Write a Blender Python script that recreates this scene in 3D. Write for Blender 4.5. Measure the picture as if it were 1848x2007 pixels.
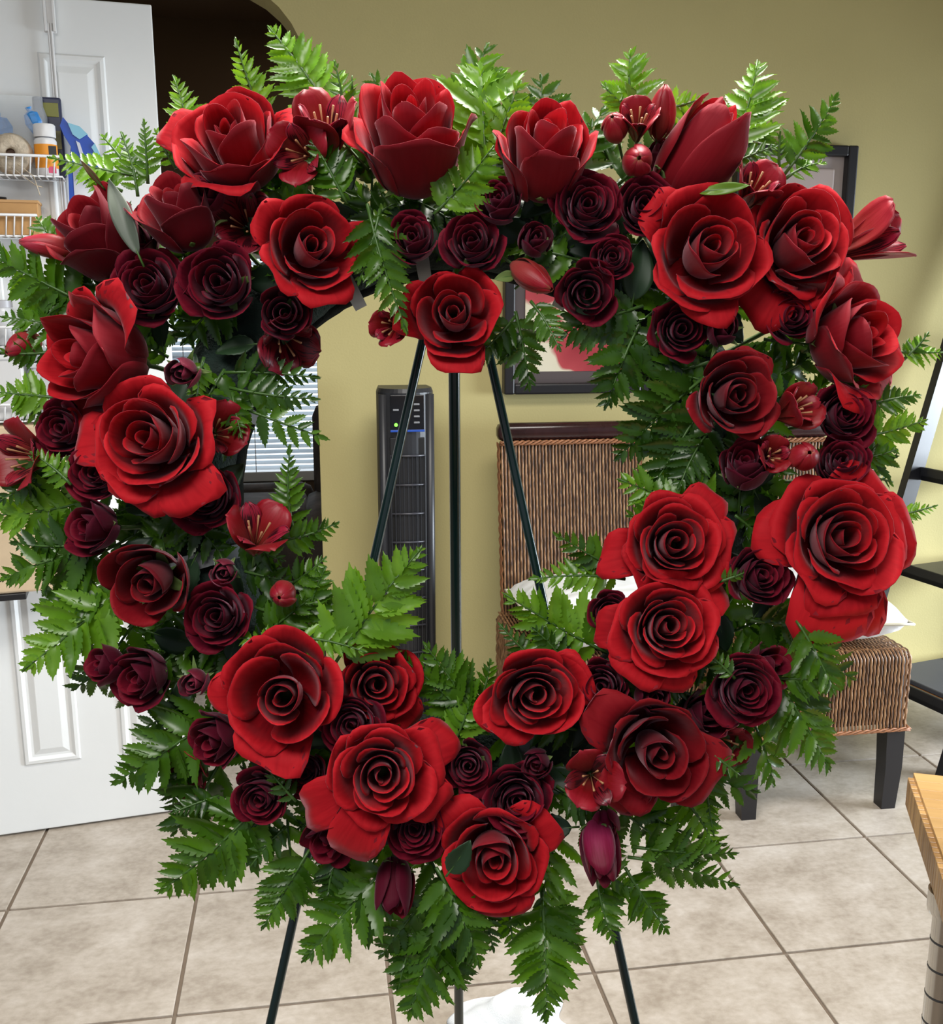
import bpy, bmesh, math, random
import numpy as np
from mathutils import Vector, Matrix

for o in list(bpy.data.objects):
    bpy.data.objects.remove(o, do_unlink=True)
S = bpy.context.scene
COL = S.collection

# ------------------------------------------------------------------ camera
F_PX, PITCH, YAW = 2006.4, 0.20708, 0.15485
CAM = Vector((0.0, 0.0, 1.36666))
FW = Vector((math.sin(YAW)*math.cos(PITCH), math.cos(YAW)*math.cos(PITCH), -math.sin(PITCH)))
RT = Vector((math.cos(YAW), -math.sin(YAW), 0.0))
UP = RT.cross(FW)
cd = bpy.data.cameras.new('camera')
cam = bpy.data.objects.new('camera', cd)
COL.objects.link(cam)
cd.sensor_fit = 'HORIZONTAL'
cd.sensor_width = 36.0
cd.lens = F_PX/1848.0*36.0
cd.clip_start = 0.02
cam.matrix_world = Matrix(((RT.x, UP.x, -FW.x, CAM.x), (RT.y, UP.y, -FW.y, CAM.y), (RT.z, UP.z, -FW.z, CAM.z), (0, 0, 0, 1)))
S.camera = cam

# ------------------------------------------------------------------ world, lamps, exposure
S.view_settings.view_transform = 'Standard'
S.view_settings.look = 'None'
S.view_settings.gamma = 1.0
S.view_settings.use_curve_mapping = False
S.view_settings.exposure = 0.0
w = bpy.data.worlds.new('world')
S.world = w
w.use_nodes = True
w.node_tree.nodes['Background'].inputs[0].default_value = (0.80, 0.88, 1.0, 1)
w.node_tree.nodes['Background'].inputs[1].default_value = 0.34


def area(name, loc, target, size, size_y, power, color, spread=180):
    ld = bpy.data.lights.new(name, 'AREA')
    ld.shape = 'RECTANGLE'
    ld.size, ld.size_y, ld.energy, ld.color = size, size_y, power, color
    ld.spread = math.radians(spread)
    o = bpy.data.objects.new(name, ld)
    COL.objects.link(o)
    o.location = loc
    o.rotation_euler = (Vector(target)-Vector(loc)).to_track_quat('-Z', 'Y').to_euler()
    return o


area('ceiling_lamp', (0.45, 1.30, 2.62), (0.45, 1.31, 0.0), 1.25, 0.6, 41, (1.0, 0.965, 0.91), 130)
area('kitchen_lamp', (-0.65, -0.35, 2.62), (-0.55, 0.3, 0.0), 1.3, 0.8, 35, (1.0, 0.975, 0.93), 158)
area('side_window_light', (4.3, 1.9, 0.95), (1.35, 2.75, 0.20), 1.7, 1.1, 72, (0.82, 0.91, 1.0), 80)
area('hall_fill_light', (0.5, 4.35, 2.58), (0.5, 4.36, 0.0), 0.5, 0.5, 5.0, (1.0, 0.85, 0.66))  # added fill, no actual fixture: lifts the far room out of black

# ------------------------------------------------------------------ helpers
rng = random.Random(7)


def link(o, parent=None):
    COL.objects.link(o)
    if parent is not None:
        o.parent = parent
    return o


def tag(o, label=None, cat=None, group=None, kind=None):
    if label:
        o['label'] = label
    if cat:
        o['category'] = cat
    if group:
        o['group'] = group
    if kind:
        o['kind'] = kind
    return o


def empty(name, loc=(0, 0, 0), rot=None, mat=None):
    o = bpy.data.objects.new(name, None)
    o.empty_display_size = 0.02
    COL.objects.link(o)
    if mat is not None:
        o.matrix_world = mat
    else:
        o.location = loc
        if rot:
            o.rotation_euler = rot
    return o


def mesh_np(name, V, Fc, mat, parent=None, uv=None, smooth=True, mw=None):
    me = bpy.data.meshes.new(name)
    me.from_pydata([tuple(v) for v in V], [], [tuple(f) for f in Fc])
    if smooth:
        me.polygons.foreach_set('use_smooth', [True]*len(me.polygons))
    if uv is not None:
        l = me.uv_layers.new(name='uv')
        idx = np.empty(len(me.loops), dtype=np.int32)
        me.loops.foreach_get('vertex_index', idx)
        l.data.foreach_set('uv', np.asarray(uv, dtype=np.float32)[idx].ravel())
    if mat is not None:
        me.materials.append(mat)
    me.update()
    o = bpy.data.objects.new(name, me)
    link(o, parent)
    if mw is not None:
        o.matrix_basis = mw
    return o


def instance(name, me, parent, mb):
    o = bpy.data.objects.new(name, me)
    COL.objects.link(o)
    o.parent = parent
    o.matrix_basis = mb
    return o


class MB:
    """collects boxes, tubes, lathes and prisms into one mesh object"""
    def __init__(self):
        self.bm = bmesh.new()

    def box(self, c, s, bevel=0.0, rot=None):
        r = bmesh.ops.create_cube(self.bm, size=1.0)
        vs = r['verts']
        M = Matrix.Translation(Vector(c)) @ (rot.to_4x4() if rot is not None else Matrix.Identity(4)) @ Matrix.Diagonal((s[0], s[1], s[2], 1))
        bmesh.ops.transform(self.bm, matrix=M, verts=vs)
        if bevel > 0:
            es = list({e for v in vs for e in v.link_edges})
            bmesh.ops.bevel(self.bm, geom=es, offset=bevel, segments=2, affect='EDGES', profile=0.5)
        return self

    def tube(self, pts, rad, seg=8, caps=True):
        pts = [Vector(p) for p in pts]
        rads = rad if isinstance(rad, (list, tuple)) else [rad]*len(pts)
        rings = []
        ref = None
        for i, p in enumerate(pts):
            a = pts[max(0, i-1)]
            b = pts[min(len(pts)-1, i+1)]
            t = (b-a).normalized()
            if ref is None:
                ref = Vector((0, 0, 1)) if abs(t.z) < 0.9 else Vector((1, 0, 0))
            x = t.cross(ref).normalized()
            y = t.cross(x).normalized()
            ref = x.cross(t)
            rings.append([self.bm.verts.new(p+x*rads[i]*math.cos(2*math.pi*k/seg)+y*rads[i]*math.sin(2*math.pi*k/seg)) for k in range(seg)])
        for i in range(len(rings)-1):
            for k in range(seg):
                self.bm.faces.new((rings[i][k], rings[i][(k+1) % seg], rings[i+1][(k+1) % seg], rings[i+1][k]))
        if caps:
            self.bm.faces.new(rings[0][::-1])
            self.bm.faces.new(rings[-1])
        return self

    def lathe(self, prof, seg=24, M=None):
        M = M or Matrix.Identity(4)
        rings = []
        for (r, z) in prof:
            if r < 1e-6:
                rings.append([self.bm.verts.new(M @ Vector((0, 0, z)))])
            else:
                rings.append([self.bm.verts.new(M @ Vector((r*math.cos(2*math.pi*k/seg), r*math.sin(2*math.pi*k/seg), z))) for k in range(seg)])
        for a, b in zip(rings[:-1], rings[1:]):
            for k in range(seg):
                q = [a[k % len(a)], a[(k+1) % len(a)], b[(k+1) % len(b)], b[k % len(b)]]
                u = []
                for v in q:
                    if v not in u:
                        u.append(v)
                if len(u) >= 3:
                    self.bm.faces.new(u)
        return self

    def poly(self, pts, thick):
        """closed outline of 3D points extruded along vector thick"""
        a = [self.bm.verts.new(Vector(p)) for p in pts]
        b = [self.bm.verts.new(Vector(p)+Vector(thick)) for p in pts]
        self.bm.faces.new(a[::-1])
        self.bm.faces.new(b)
        n = len(a)
        for i in range(n):
            self.bm.faces.new((a[i], a[(i+1) % n], b[(i+1) % n], b[i]))
        return self

    def build(self, name, mat, parent=None, smooth=False, angle=None):
        bmesh.ops.recalc_face_normals(self.bm, faces=self.bm.faces)
        me = bpy.data.meshes.new(name)
        self.bm.to_mesh(me)
        self.bm.free()
        if smooth:
            me.polygons.foreach_set('use_smooth', [True]*len(me.polygons))
            if angle:
                me.set_sharp_from_angle(angle=angle)
        if mat is not None:
            me.materials.append(mat)
        return link(bpy.data.objects.new(name, me), parent)


# ------------------------------------------------------------------ materials
def new_mat(name):
    m = bpy.data.materials.new(name)
    m.use_nodes = True
    nt = m.node_tree
    return m, nt, nt.nodes['Principled BSDF']


def N(nt, t, **kw):
    n = nt.nodes.new(t)
    for k, v in kw.items():
        if k.startswith('i_'):
            key = k[2:]
            n.inputs[int(key) if key.isdigit() else key.replace('_', ' ')].default_value = v
        else:
            setattr(n, k, v)
    return n


def ramp(nt, stops):
    r = nt.nodes.new('ShaderNodeValToRGB')
    el = r.color_ramp.elements
    while len(el) < len(stops):
        el.new(0.5)
    for e, (p, c) in zip(el, stops):
        e.position = p
        e.color = (c[0], c[1], c[2], 1)
    return r


def srgb(r, g, b):
    f = lambda c: (c/255/12.92) if c/255 <= 0.04045 else ((c/255+0.055)/1.055)**2.4
    return (f(r), f(g), f(b))


def plain(name, c, rough=0.5, metal=0.0, spec=0.5, noise=0.0, scale=20.0, bump=0.0, bscale=80.0):
    m, nt, b = new_mat(name)
    b.inputs['Base Color'].default_value = (*c, 1)
    b.inputs['Roughness'].default_value = rough
    b.inputs['Metallic'].default_value = metal
    b.inputs['Specular IOR Level'].default_value = spec
    if noise > 0 or bump > 0:
        tc = N(nt, 'ShaderNodeTexCoord')
    if noise > 0:
        n = N(nt, 'ShaderNodeTexNoise', i_Scale=scale, i_Detail=6.0)
        nt.links.new(tc.outputs['Object'], n.inputs['Vector'])
        d = [max(0, x*(1-noise)) for x in c]
        l = [min(1, x*(1+noise)) for x in c]
        r = ramp(nt, [(0.3, d), (0.7, l)])
        nt.links.new(n.outputs['Fac'], r.inputs['Fac'])
        nt.links.new(r.outputs['Color'], b.inputs['Base Color'])
    if bump > 0:
        n2 = N(nt, 'ShaderNodeTexNoise', i_Scale=bscale, i_Detail=4.0)
        nt.links.new(tc.outputs['Object'], n2.inputs['Vector'])
        bp = N(nt, 'ShaderNodeBump', i_Strength=bump, i_Distance=0.004)
        nt.links.new(n2.outputs['Fac'], bp.inputs['Height'])
        nt.links.new(bp.outputs['Normal'], b.inputs['Normal'])
    return m


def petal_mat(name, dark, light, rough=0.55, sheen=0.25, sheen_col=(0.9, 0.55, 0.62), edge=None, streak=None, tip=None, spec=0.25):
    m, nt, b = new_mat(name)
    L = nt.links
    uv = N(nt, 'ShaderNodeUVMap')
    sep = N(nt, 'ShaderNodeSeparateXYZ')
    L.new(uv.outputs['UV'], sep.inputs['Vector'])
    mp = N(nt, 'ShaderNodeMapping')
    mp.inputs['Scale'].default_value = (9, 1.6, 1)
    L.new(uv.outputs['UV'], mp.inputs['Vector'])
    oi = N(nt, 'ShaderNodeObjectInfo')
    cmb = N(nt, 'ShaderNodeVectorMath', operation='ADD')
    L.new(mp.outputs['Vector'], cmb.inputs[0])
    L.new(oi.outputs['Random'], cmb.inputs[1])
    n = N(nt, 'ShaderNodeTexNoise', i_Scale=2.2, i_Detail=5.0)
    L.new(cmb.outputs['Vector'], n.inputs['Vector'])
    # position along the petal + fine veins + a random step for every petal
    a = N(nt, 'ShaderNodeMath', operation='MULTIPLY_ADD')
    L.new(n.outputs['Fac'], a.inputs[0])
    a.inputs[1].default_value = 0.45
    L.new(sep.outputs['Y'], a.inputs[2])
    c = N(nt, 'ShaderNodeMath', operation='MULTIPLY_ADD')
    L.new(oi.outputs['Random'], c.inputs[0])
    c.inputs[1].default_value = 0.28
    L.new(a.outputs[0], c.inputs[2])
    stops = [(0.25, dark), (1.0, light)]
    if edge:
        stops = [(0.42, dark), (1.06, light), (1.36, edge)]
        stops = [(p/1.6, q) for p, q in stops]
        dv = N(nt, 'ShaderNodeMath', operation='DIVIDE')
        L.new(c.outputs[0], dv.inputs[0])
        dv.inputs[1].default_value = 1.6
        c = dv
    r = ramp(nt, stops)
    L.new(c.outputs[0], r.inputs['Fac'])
    colr = r.outputs['Color']
    if tip:
        tm = N(nt, 'ShaderNodeMath', operation='MULTIPLY_ADD')
        L.new(n.outputs['Fac'], tm.inputs[0])
        tm.inputs[1].default_value = 0.5
        L.new(sep.outputs['Y'], tm.inputs[2])
        tr = ramp(nt, [(0.70, (0, 0, 0)), (0.82, (1, 1, 1))])
        sc = N(nt, 'ShaderNodeMath', operation='DIVIDE')
        L.new(tm.outputs[0], sc.inputs[0])
        sc.inputs[1].default_value = 1.7
        L.new(sc.outputs[0], tr.inputs['Fac'])
        mx = N(nt, 'ShaderNodeMix', data_type='RGBA')
        L.new(tr.outputs['Color'], mx.inputs[0])
        L.new(colr, mx.inputs[6])
        mx.inputs[7].default_value = (*tip, 1)
        colr = mx.outputs[2]
    if streak:
        mp2 = N(nt, 'ShaderNodeMapping')
        mp2.inputs['Scale'].default_value = (16, 2.4, 1)
        L.new(uv.outputs['UV'], mp2.inputs['Vector'])
        n2 = N(nt, 'ShaderNodeTexNoise', i_Scale=1.0, i_Detail=1.0)
        L.new(mp2.outputs['Vector'], n2.inputs['Vector'])
        sr = ramp(nt, [(0.54, (0, 0, 0)), (0.58, (1, 1, 1))])
        L.new(n2.outputs['Fac'], sr.inputs['Fac'])
        mx2 = N(nt, 'ShaderNodeMix', data_type='RGBA')
        L.new(sr.outputs['Color'], mx2.inputs[0])
        L.new(colr, mx2.inputs[6])
        mx2.inputs[7].default_value = (*streak, 1)
        colr = mx2.outputs[2]
    L.new(colr, b.inputs['Base Color'])
    b.inputs['Roughness'].default_value = rough
    b.inputs['Specular IOR Level'].default_value = spec
    b.inputs['Sheen Weight'].default_value = sheen
    b.inputs['Sheen Roughness'].default_value = 0.35
    b.inputs['Sheen Tint'].default_value = (*sheen_col, 1)
    bp = N(nt, 'ShaderNodeBump', i_Strength=0.18, i_Distance=0.001)
    L.new(n.outputs['Fac'], bp.inputs['Height'])
    L.new(bp.outputs['Normal'], b.inputs['Normal'])
    return m


def leaf_mat(name, dark, light, rough=0.3, trans=0.28, spec=0.6):
    m, nt, b = new_mat(name)
    L = nt.links
    tc = N(nt, 'ShaderNodeTexCoord')
    oi = N(nt, 'ShaderNodeObjectInfo')
    n = N(nt, 'ShaderNodeTexNoise', i_Scale=1.7, i_Detail=4.0)
    L.new(tc.outputs['Object'], n.inputs['Vector'])
    a = N(nt, 'ShaderNodeMath', operation='MULTIPLY_ADD')
    L.new(n.outputs['Fac'], a.inputs[0])
    a.inputs[1].default_value = 0.5
    sc = N(nt, 'ShaderNodeMath', operation='MULTIPLY')
    L.new(oi.outputs['Random'], sc.inputs[0])
    sc.inputs[1].default_value = 0.6
    L.new(sc.outputs[0], a.inputs[2])
    r = ramp(nt, [(0.2, dark), (0.85, light)])
    L.new(a.outputs[0], r.inputs['Fac'])
    L.new(r.outputs['Color'], b.inputs['Base Color'])
    b.inputs['Roughness'].default_value = rough
    b.inputs['Specular IOR Level'].default_value = spec
    if trans > 0:
        t = N(nt, 'ShaderNodeBsdfTranslucent')
        hs = N(nt, 'ShaderNodeHueSaturation', i_Value=1.8, i_Saturation=1.05, i_Hue=0.485)
        L.new(r.outputs['Color'], hs.inputs['Color'])
        L.new(hs.outputs['Color'], t.inputs['Color'])
        mx = N(nt, 'ShaderNodeMixShader')
        mx.inputs[0].default_value = trans
        L.new(b.outputs[0], mx.inputs[1])
        L.new(t.outputs[0], mx.inputs[2])
        out = nt.nodes['Material Output']
        L.new(mx.outputs[0], out.inputs['Surface'])
    return m
# ================================================================== the room
M_WALL = plain('wall_olive_paint', srgb(196, 184, 130), 0.75, spec=0.2, noise=0.03, scale=3, bump=0.10, bscale=160)
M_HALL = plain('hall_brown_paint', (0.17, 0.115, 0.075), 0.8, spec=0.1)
M_CEIL = plain('ceiling_white', (0.62, 0.60, 0.55), 0.9, spec=0.1)
M_DOOR = plain('door_white_paint', (0.82, 0.84, 0.84), 0.42, spec=0.4, bump=0.05, bscale=60)
M_GROUT = plain('tile_grout', srgb(122, 108, 94), 0.9, noise=0.1)
M_BLACKWOOD = plain('black_wood', (0.012, 0.011, 0.013), 0.4)
M_MAHOG = plain('mahogany_rail', (0.028, 0.009, 0.009), 0.22, noise=0.3)
M_WIREW = plain('white_wire', (0.75, 0.75, 0.75), 0.35)
M_BLACKPL = plain('black_plastic', (0.012, 0.012, 0.014), 0.35)
M_CHROME = plain('chrome', (0.62, 0.61, 0.58), 0.22, metal=1.0)


def tile_mat():
    m, nt, b = new_mat('beige_floor_tile')
    L = nt.links
    tc = N(nt, 'ShaderNodeTexCoord')
    oi = N(nt, 'ShaderNodeObjectInfo')
    mul = N(nt, 'ShaderNodeMath', operation='MULTIPLY')
    L.new(oi.outputs['Random'], mul.inputs[0])
    mul.inputs[1].default_value = 60
    add = N(nt, 'ShaderNodeVectorMath', operation='ADD')
    L.new(tc.outputs['Object'], add.inputs[0])
    L.new(mul.outputs[0], add.inputs[1])
    mp = N(nt, 'ShaderNodeMapping')
    mp.inputs['Scale'].default_value = (1.0, 1.25, 1)
    L.new(add.outputs['Vector'], mp.inputs['Vector'])
    n = N(nt, 'ShaderNodeTexNoise', i_Scale=7.5, i_Detail=10.0, i_Roughness=0.66, i_Distortion=0.0)
    L.new(mp.outputs['Vector'], n.inputs['Vector'])
    n2 = N(nt, 'ShaderNodeTexNoise', i_Scale=60.0, i_Detail=6.0)
    L.new(mp.outputs['Vector'], n2.inputs['Vector'])
    mx = N(nt, 'ShaderNodeMath', operation='MULTIPLY_ADD')
    L.new(n2.outputs['Fac'], mx.inputs[0])
    mx.inputs[1].default_value = 0.24
    L.new(n.outputs['Fac'], mx.inputs[2])
    r = ramp(nt, [(0.40, srgb(150, 138, 124)), (0.62, srgb(176, 165, 152)), (0.90, srgb(200, 191, 181))])
    L.new(mx.outputs[0], r.inputs['Fac'])
    L.new(r.outputs['Color'], b.inputs['Base Color'])
    b.inputs['Roughness'].default_value = 0.38
    bp = N(nt, 'ShaderNodeBump', i_Strength=0.12, i_Distance=0.002)
    L.new(n2.outputs['Fac'], bp.inputs['Height'])
    L.new(bp.outputs['Normal'], b.inputs['Normal'])
    return m


M_TILE = tile_mat()
# floor: grout bed with every tile a piece of its own
fl = MB().box((0.3, 2.0, -0.03), (8.6, 9.0, 0.05)).build('floor', M_GROUT)
tag(fl, kind='structure')
T = 0.42
tm = MB().box((0, 0, 0), (T-0.008, T-0.008, 0.012), 0.0015).build('tile', M_TILE, fl)
tile_me = tm.data
bpy.data.objects.remove(tm)
for i in range(-7, 5):
    for j in range(-4, 8):
        x, y = 1.3791+(i+0.5)*T, 2.2333+(j+0.5)*T
        instance('tile', tile_me, fl, Matrix.Translation((x, y, -0.006)))

# wall with the round-cornered opening on its left
def arc(cx, cz, r, a0, a1, n=8):
    return [(cx+r*math.cos(a0+(a1-a0)*k/n), cz+r*math.sin(a0+(a1-a0)*k/n)) for k in range(n+1)]


WY = 3.10
out = [(0.02, 0.0)]+arc(-0.235, 1.97, 0.255, 0, math.pi/2)+arc(-1.35, 1.97, 0.255, math.pi/2, math.pi)+[(-1.605, 0.0), (-4.0, 0.0), (-4.0, 2.7), (4.6, 2.7), (4.6, 0.0)]
wb = MB().poly([(x, WY, z) for x, z in out], (0, 0.16, 0)).build('wall_back', M_WALL)
tag(wb, kind='structure')
tag(MB().box((4.55, 1.2, 2.3), (0.1, 3.9, 0.8)).box((4.55, 1.2, 0.35), (0.1, 3.9, 0.7)).build('wall_right', M_WALL), kind='structure')
tag(MB().box((0.3, 2.0, 2.73), (8.6, 7.6, 0.06)).build('ceiling', M_CEIL), kind='structure')
# unlit room beyond the opening
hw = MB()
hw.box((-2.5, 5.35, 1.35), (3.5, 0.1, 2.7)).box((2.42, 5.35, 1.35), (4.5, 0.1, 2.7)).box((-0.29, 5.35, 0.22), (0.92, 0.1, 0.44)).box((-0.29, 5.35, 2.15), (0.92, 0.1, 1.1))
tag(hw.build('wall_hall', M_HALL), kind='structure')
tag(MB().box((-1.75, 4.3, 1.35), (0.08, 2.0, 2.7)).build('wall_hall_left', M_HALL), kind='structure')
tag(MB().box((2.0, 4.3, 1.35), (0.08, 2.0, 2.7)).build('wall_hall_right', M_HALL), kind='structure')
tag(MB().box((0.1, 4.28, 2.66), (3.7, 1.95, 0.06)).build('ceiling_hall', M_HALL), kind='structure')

# window with blinds in the far room
M_WINW = plain('window_white', (0.7, 0.72, 0.74), 0.4)
m, nt, b = new_mat('window_glass')
b.inputs['Transmission Weight'].default_value = 1.0
b.inputs['Roughness'].default_value = 0.02
b.inputs['IOR'].default_value = 1.05
M_GLASS = m
wx0, wx1, wz0, wz1 = -0.75, 0.17, 0.44, 1.60
wf = MB()
for (c, s) in [((wx0+0.025, 5.31, 1.02), (0.05, 0.08, 1.16)), ((wx1-0.025, 5.31, 1.02), (0.05, 0.08, 1.16)), ((-0.29, 5.31, wz0+0.025), (0.92, 0.08, 0.05)), ((-0.29, 5.31, wz1-0.025), (0.92, 0.08, 0.05)), ((-0.29, 5.33, 1.08), (0.84, 0.04, 0.035))]:
    wf.box(c, s, 0.004)
win = wf.build('window_1', M_WINW)
tag(win, kind='structure')
MB().box((-0.29, 5.36, 1.02), (0.84, 0.006, 1.08)).build('pane', M_GLASS, win)
M_SLAT = leaf_mat('blind_slat', (0.60, 0.64, 0.68), (0.72, 0.75, 0.78), rough=0.5, trans=0.45, spec=0.2)
sl = MB().box((0, 0, 0), (0.83, 0.026, 0.002), 0).build('blind_slat', M_SLAT, win)
sme = sl.data
bpy.data.objects.remove(sl)
for k in range(38):
    instance('blind_slat', sme, win, Matrix.Translation((-0.29, 5.285, wz0+0.07+k*0.0275)) @ Matrix.Rotation(math.radians(38), 4, 'X'))
for xx in (-0.62, -0.29, 0.04):
    MB().box((xx, 5.272, 1.02), (0.004, 0.002, 1.06)).build('blind_cord', M_WINW, win)
area('window_daylight', (-0.29, 5.75, 1.1), (-0.29, 5.0, 1.0), 1.2, 1.5, 13.0, (0.88, 0.95, 1.0))

# white panelled door, swung open
DP0, DD, DN = Vector((-0.318, 2.651, 0)), Vector((-0.989, -0.151, 0)).normalized(), Vector((0.151, -0.989, 0)).normalized()
DM = Matrix(((DD.x, DN.x, 0, DP0.x), (DD.y, DN.y, 0, DP0.y), (0, 0, 1, 0), (0, 0, 0, 1)))   # s along the leaf, n towards the kitchen, z up
leafm = MB().box((0.405, -0.018, 1.018), (0.77, 0.036, 2.024), 0.003).build('door_1', M_DOOR)
leafm.matrix_world = DM
tag(leafm, kind='structure')


def door_panel(s0, s1, z0, z1):
    rings = [(0, 0.0005), (0.004, 0.005), (0.012, 0.006), (0.020, 0.0008), (0.026, 0.0005), (0.040, 0.0055), (0.042, 0.006)]
    V, Fc = [], []
    for i, (d, h) in enumerate(rings):
        V += [(s0+d, h, z0+d), (s1-d, h, z0+d), (s1-d, h, z1-d), (s0+d, h, z1-d)]
        if i:
            for k in range(4):
                a, b_ = (i-1)*4+k, (i-1)*4+(k+1) % 4
                Fc.append((a, b_, b_+4, a+4))
    n = (len(rings)-1)*4
    Fc.append((n, n+1, n+2, n+3))
    o = mesh_np('panel', V, Fc, M_DOOR, leafm, smooth=False)
    return o


door_panel(0.130, 0.275, 1.28, 1.91)
door_panel(0.390, 0.540, 1.28, 1.91)
door_panel(0.075, 0.206, 0.19, 0.86)
door_panel(0.307, 0.444, 0.19, 0.86)
door_panel(0.545, 0.680, 0.19, 0.86)
door_panel(0.545, 0.680, 1.28, 1.91)

# ------------------------------------------------------------------ over-door rack and what it holds
def in_door(o):
    o.matrix_world = DM
    return o


rack = in_door(empty('door_rack'))
tag(rack, 'white wire rack hung over the white panelled door', 'rack')
for s in (0.2425, 0.66):
    MB().box((s, 0.012, 2.0), (0.026, 0.006, 0.10), 0.002).box((s, -0.012, 2.035), (0.026, 0.055, 0.005)).box((s-0.009, 0.017, 1.99), (0.006, 0.008, 0.075), 0.001).box((s+0.009, 0.017, 1.99), (0.006, 0.008, 0.075), 0.001).build('hook', M_WIREW, rack)
    MB().tube([(s-0.002, 0.016, 1.97), (s-0.004, 0.014, 0.66)], 0.0035, 8).tube([(s+0.004, 0.016, 1.97), (s+0.002, 0.014, 0.66)], 0.0025, 6).build('rod', M_WIREW, rack)


def basket(s0, s1, zb, zt, dep=0.115):
    root = MB().tube([(s0, 0.015, zt), (s0, dep, zt), (s1, dep, zt), (s1, 0.015, zt), (s0, 0.015, zt)], 0.0032, 8).build('basket', M_WIREW, rack, True)
    MB().tube([(s0, 0.015, zb), (s0, dep-0.01, zb), (s1, dep-0.01, zb), (s1, 0.015, zb), (s0, 0.015, zb)], 0.0022, 6).build('bottom_rim', M_WIREW, root, True)
    k = 0
    s = s0+0.012
    while s < s1:
        MB().tube([(s, dep, zt), (s+0.006, dep-0.008, zb), (s+0.006, 0.02, zb)], 0.0018, 5).build('wire', M_WIREW, root, True)
        s += 0.0165
    return root


basket(0.236, 0.66, 1.630, 1.672)
basket(0.296, 0.66, 1.500, 1.545)
basket(0.236, 0.66, 1.255, 1.300)
basket(0.236, 0.66, 1.085, 1.125)
MB().box((0.53, 0.06, 0.668), (0.28, 0.10, 0.016), 0.002).build('tray', M_BLACKPL, rack)


def dthing(name, s, n, z, label, cat):
    o = empty(name, mat=DM @ Matrix.Translation((s, n, z)))
    return tag(o, label, cat)


Z1 = 1.633
M_TWINE = plain('twine', (0.55, 0.47, 0.36), 0.9, noise=0.25, scale=60, bump=0.6, bscale=200)
sp = dthing('twine_spool', 0.340, 0.075, Z1+0.045, 'ball of cream twine with a dark core hole in the wire basket', 'twine')
RX = Matrix.Rotation(math.pi/2, 4, 'X')
MB().lathe([(0.010, 0.024), (0.016, 0.030), (0.036, 0.024), (0.045, 0.0), (0.036, -0.024), (0.016, -0.030), (0.010, -0.024), (0.010, 0.024)], 24, RX).build('twine', M_TWINE, sp, True)
MB().lathe([(0, 0.016), (0.010, 0.016), (0.010, -0.016), (0, -0.016)], 16, RX).build('core', plain('core_brown', (0.10, 0.06, 0.04), 0.8), sp)
MB().tube([(0.0, 0.025, -0.03), (-0.03, 0.034, -0.055), (-0.05, 0.036, -0.07), (-0.062, 0.036, -0.072)], 0.0012, 5).tube([(-0.01, 0.025, -0.02), (-0.045, 0.036, -0.05), (-0.055, 0.038, -0.09)], 0.0012, 5).build('loose_end', M_TWINE, sp)
M_WHITEPL = plain('white_plastic', (0.75, 0.75, 0.76), 0.35)
bt = dthing('medicine_bottle', 0.268, 0.075, Z1, 'white bottle with orange label and ribbed cap in the wire basket', 'bottle')
MB().lathe([(0, 0), (0.022, 0), (0.024, 0.003), (0.024, 0.075), (0.021, 0.080), (0.017, 0.082), (0, 0.082)], 28).build('body', M_WHITEPL, bt, True, 0.7)
MB().lathe([(0.0243, 0.016), (0.0246, 0.017), (0.0246, 0.066), (0.0243, 0.067)], 28).build('label', plain('orange_label', (0.85, 0.32, 0.02), 0.5), bt, True)
MB().box((-0.013, 0.0215, 0.052), (0.020, 0.004, 0.022)).build('label_panel', plain('label_dark', (0.03, 0.03, 0.03), 0.5), bt)
MB().box((-0.012, 0.0218, 0.012), (0.016, 0.004, 0.014)).build('label_stripe', plain('label_pink', (0.75, 0.10, 0.20), 0.5), bt)
MB().lathe([(0, 0.083), (0.0235, 0.083), (0.0235, 0.108), (0.021, 0.111), (0, 0.111)], 28).build('cap', M_WHITEPL, bt, True, 0.7)
# clear bag with blue packets
m, nt, b = new_mat('clear_bag')
b.inputs['Base Color'].default_value = (0.92, 0.95, 0.97, 1)
b.inputs['Transmission Weight'].default_value = 0.75
b.inputs['Roughness'].default_value = 0.25
b.inputs['IOR'].default_value = 1.15
M_BAG = m
bag = dthing('clear_plastic_bag', 0.335, 0.042, Z1, 'clear plastic bag of blue packets standing behind the twine ball', 'bag')
V, Fc = [], []
for j in range(9):
    for i in range(13):
        a = 2*math.pi*i/12
        z = 0.175*j/8
        th = 0.024*math.sin(math.pi*min(1, (j+1.2)/9))*(1-0.65*(j/8)**2)+0.002
        V.append((0.075*math.cos(a)*(1-0.12*(j/8)**3)+0.003*math.sin(j*2+i), th*math.sin(a)*1.0, z))
for j in range(8):
    for i in range(12):
        Fc.append((j*13+i, j*13+i+1, j*13+i+14, j*13+i+13))
mesh_np('film', V, Fc, M_BAG, bag)
M_BLUEP = plain('blue_packet', (0.04, 0.28, 0.72), 0.4, noise=0.3, scale=40)
for (x, z, s_) in [(0.022, 0.10, 0.020), (-0.045, 0.118, 0.016), (0.045, 0.085, 0.016)]:
    MB().lathe([(0, -0.028), (0.6*s_, -0.024), (s_, 0), (0.8*s_, 0.02), (0.25*s_, 0.026), (0.4*s_, 0.034), (0, 0.034)], 9, Matrix.Translation((x, 0.003, z)) @ Matrix.Rotation(0.3, 4, 'Y') @ Matrix.Diagonal((1.2, 0.6, 1, 1))).build('blue_packet', M_BLUEP, bag, False)
pk = dthing('dark_packet', 0.262, 0.022, Z1, 'dark blue and yellow hanging packet at the back of the basket', 'packet')
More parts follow.
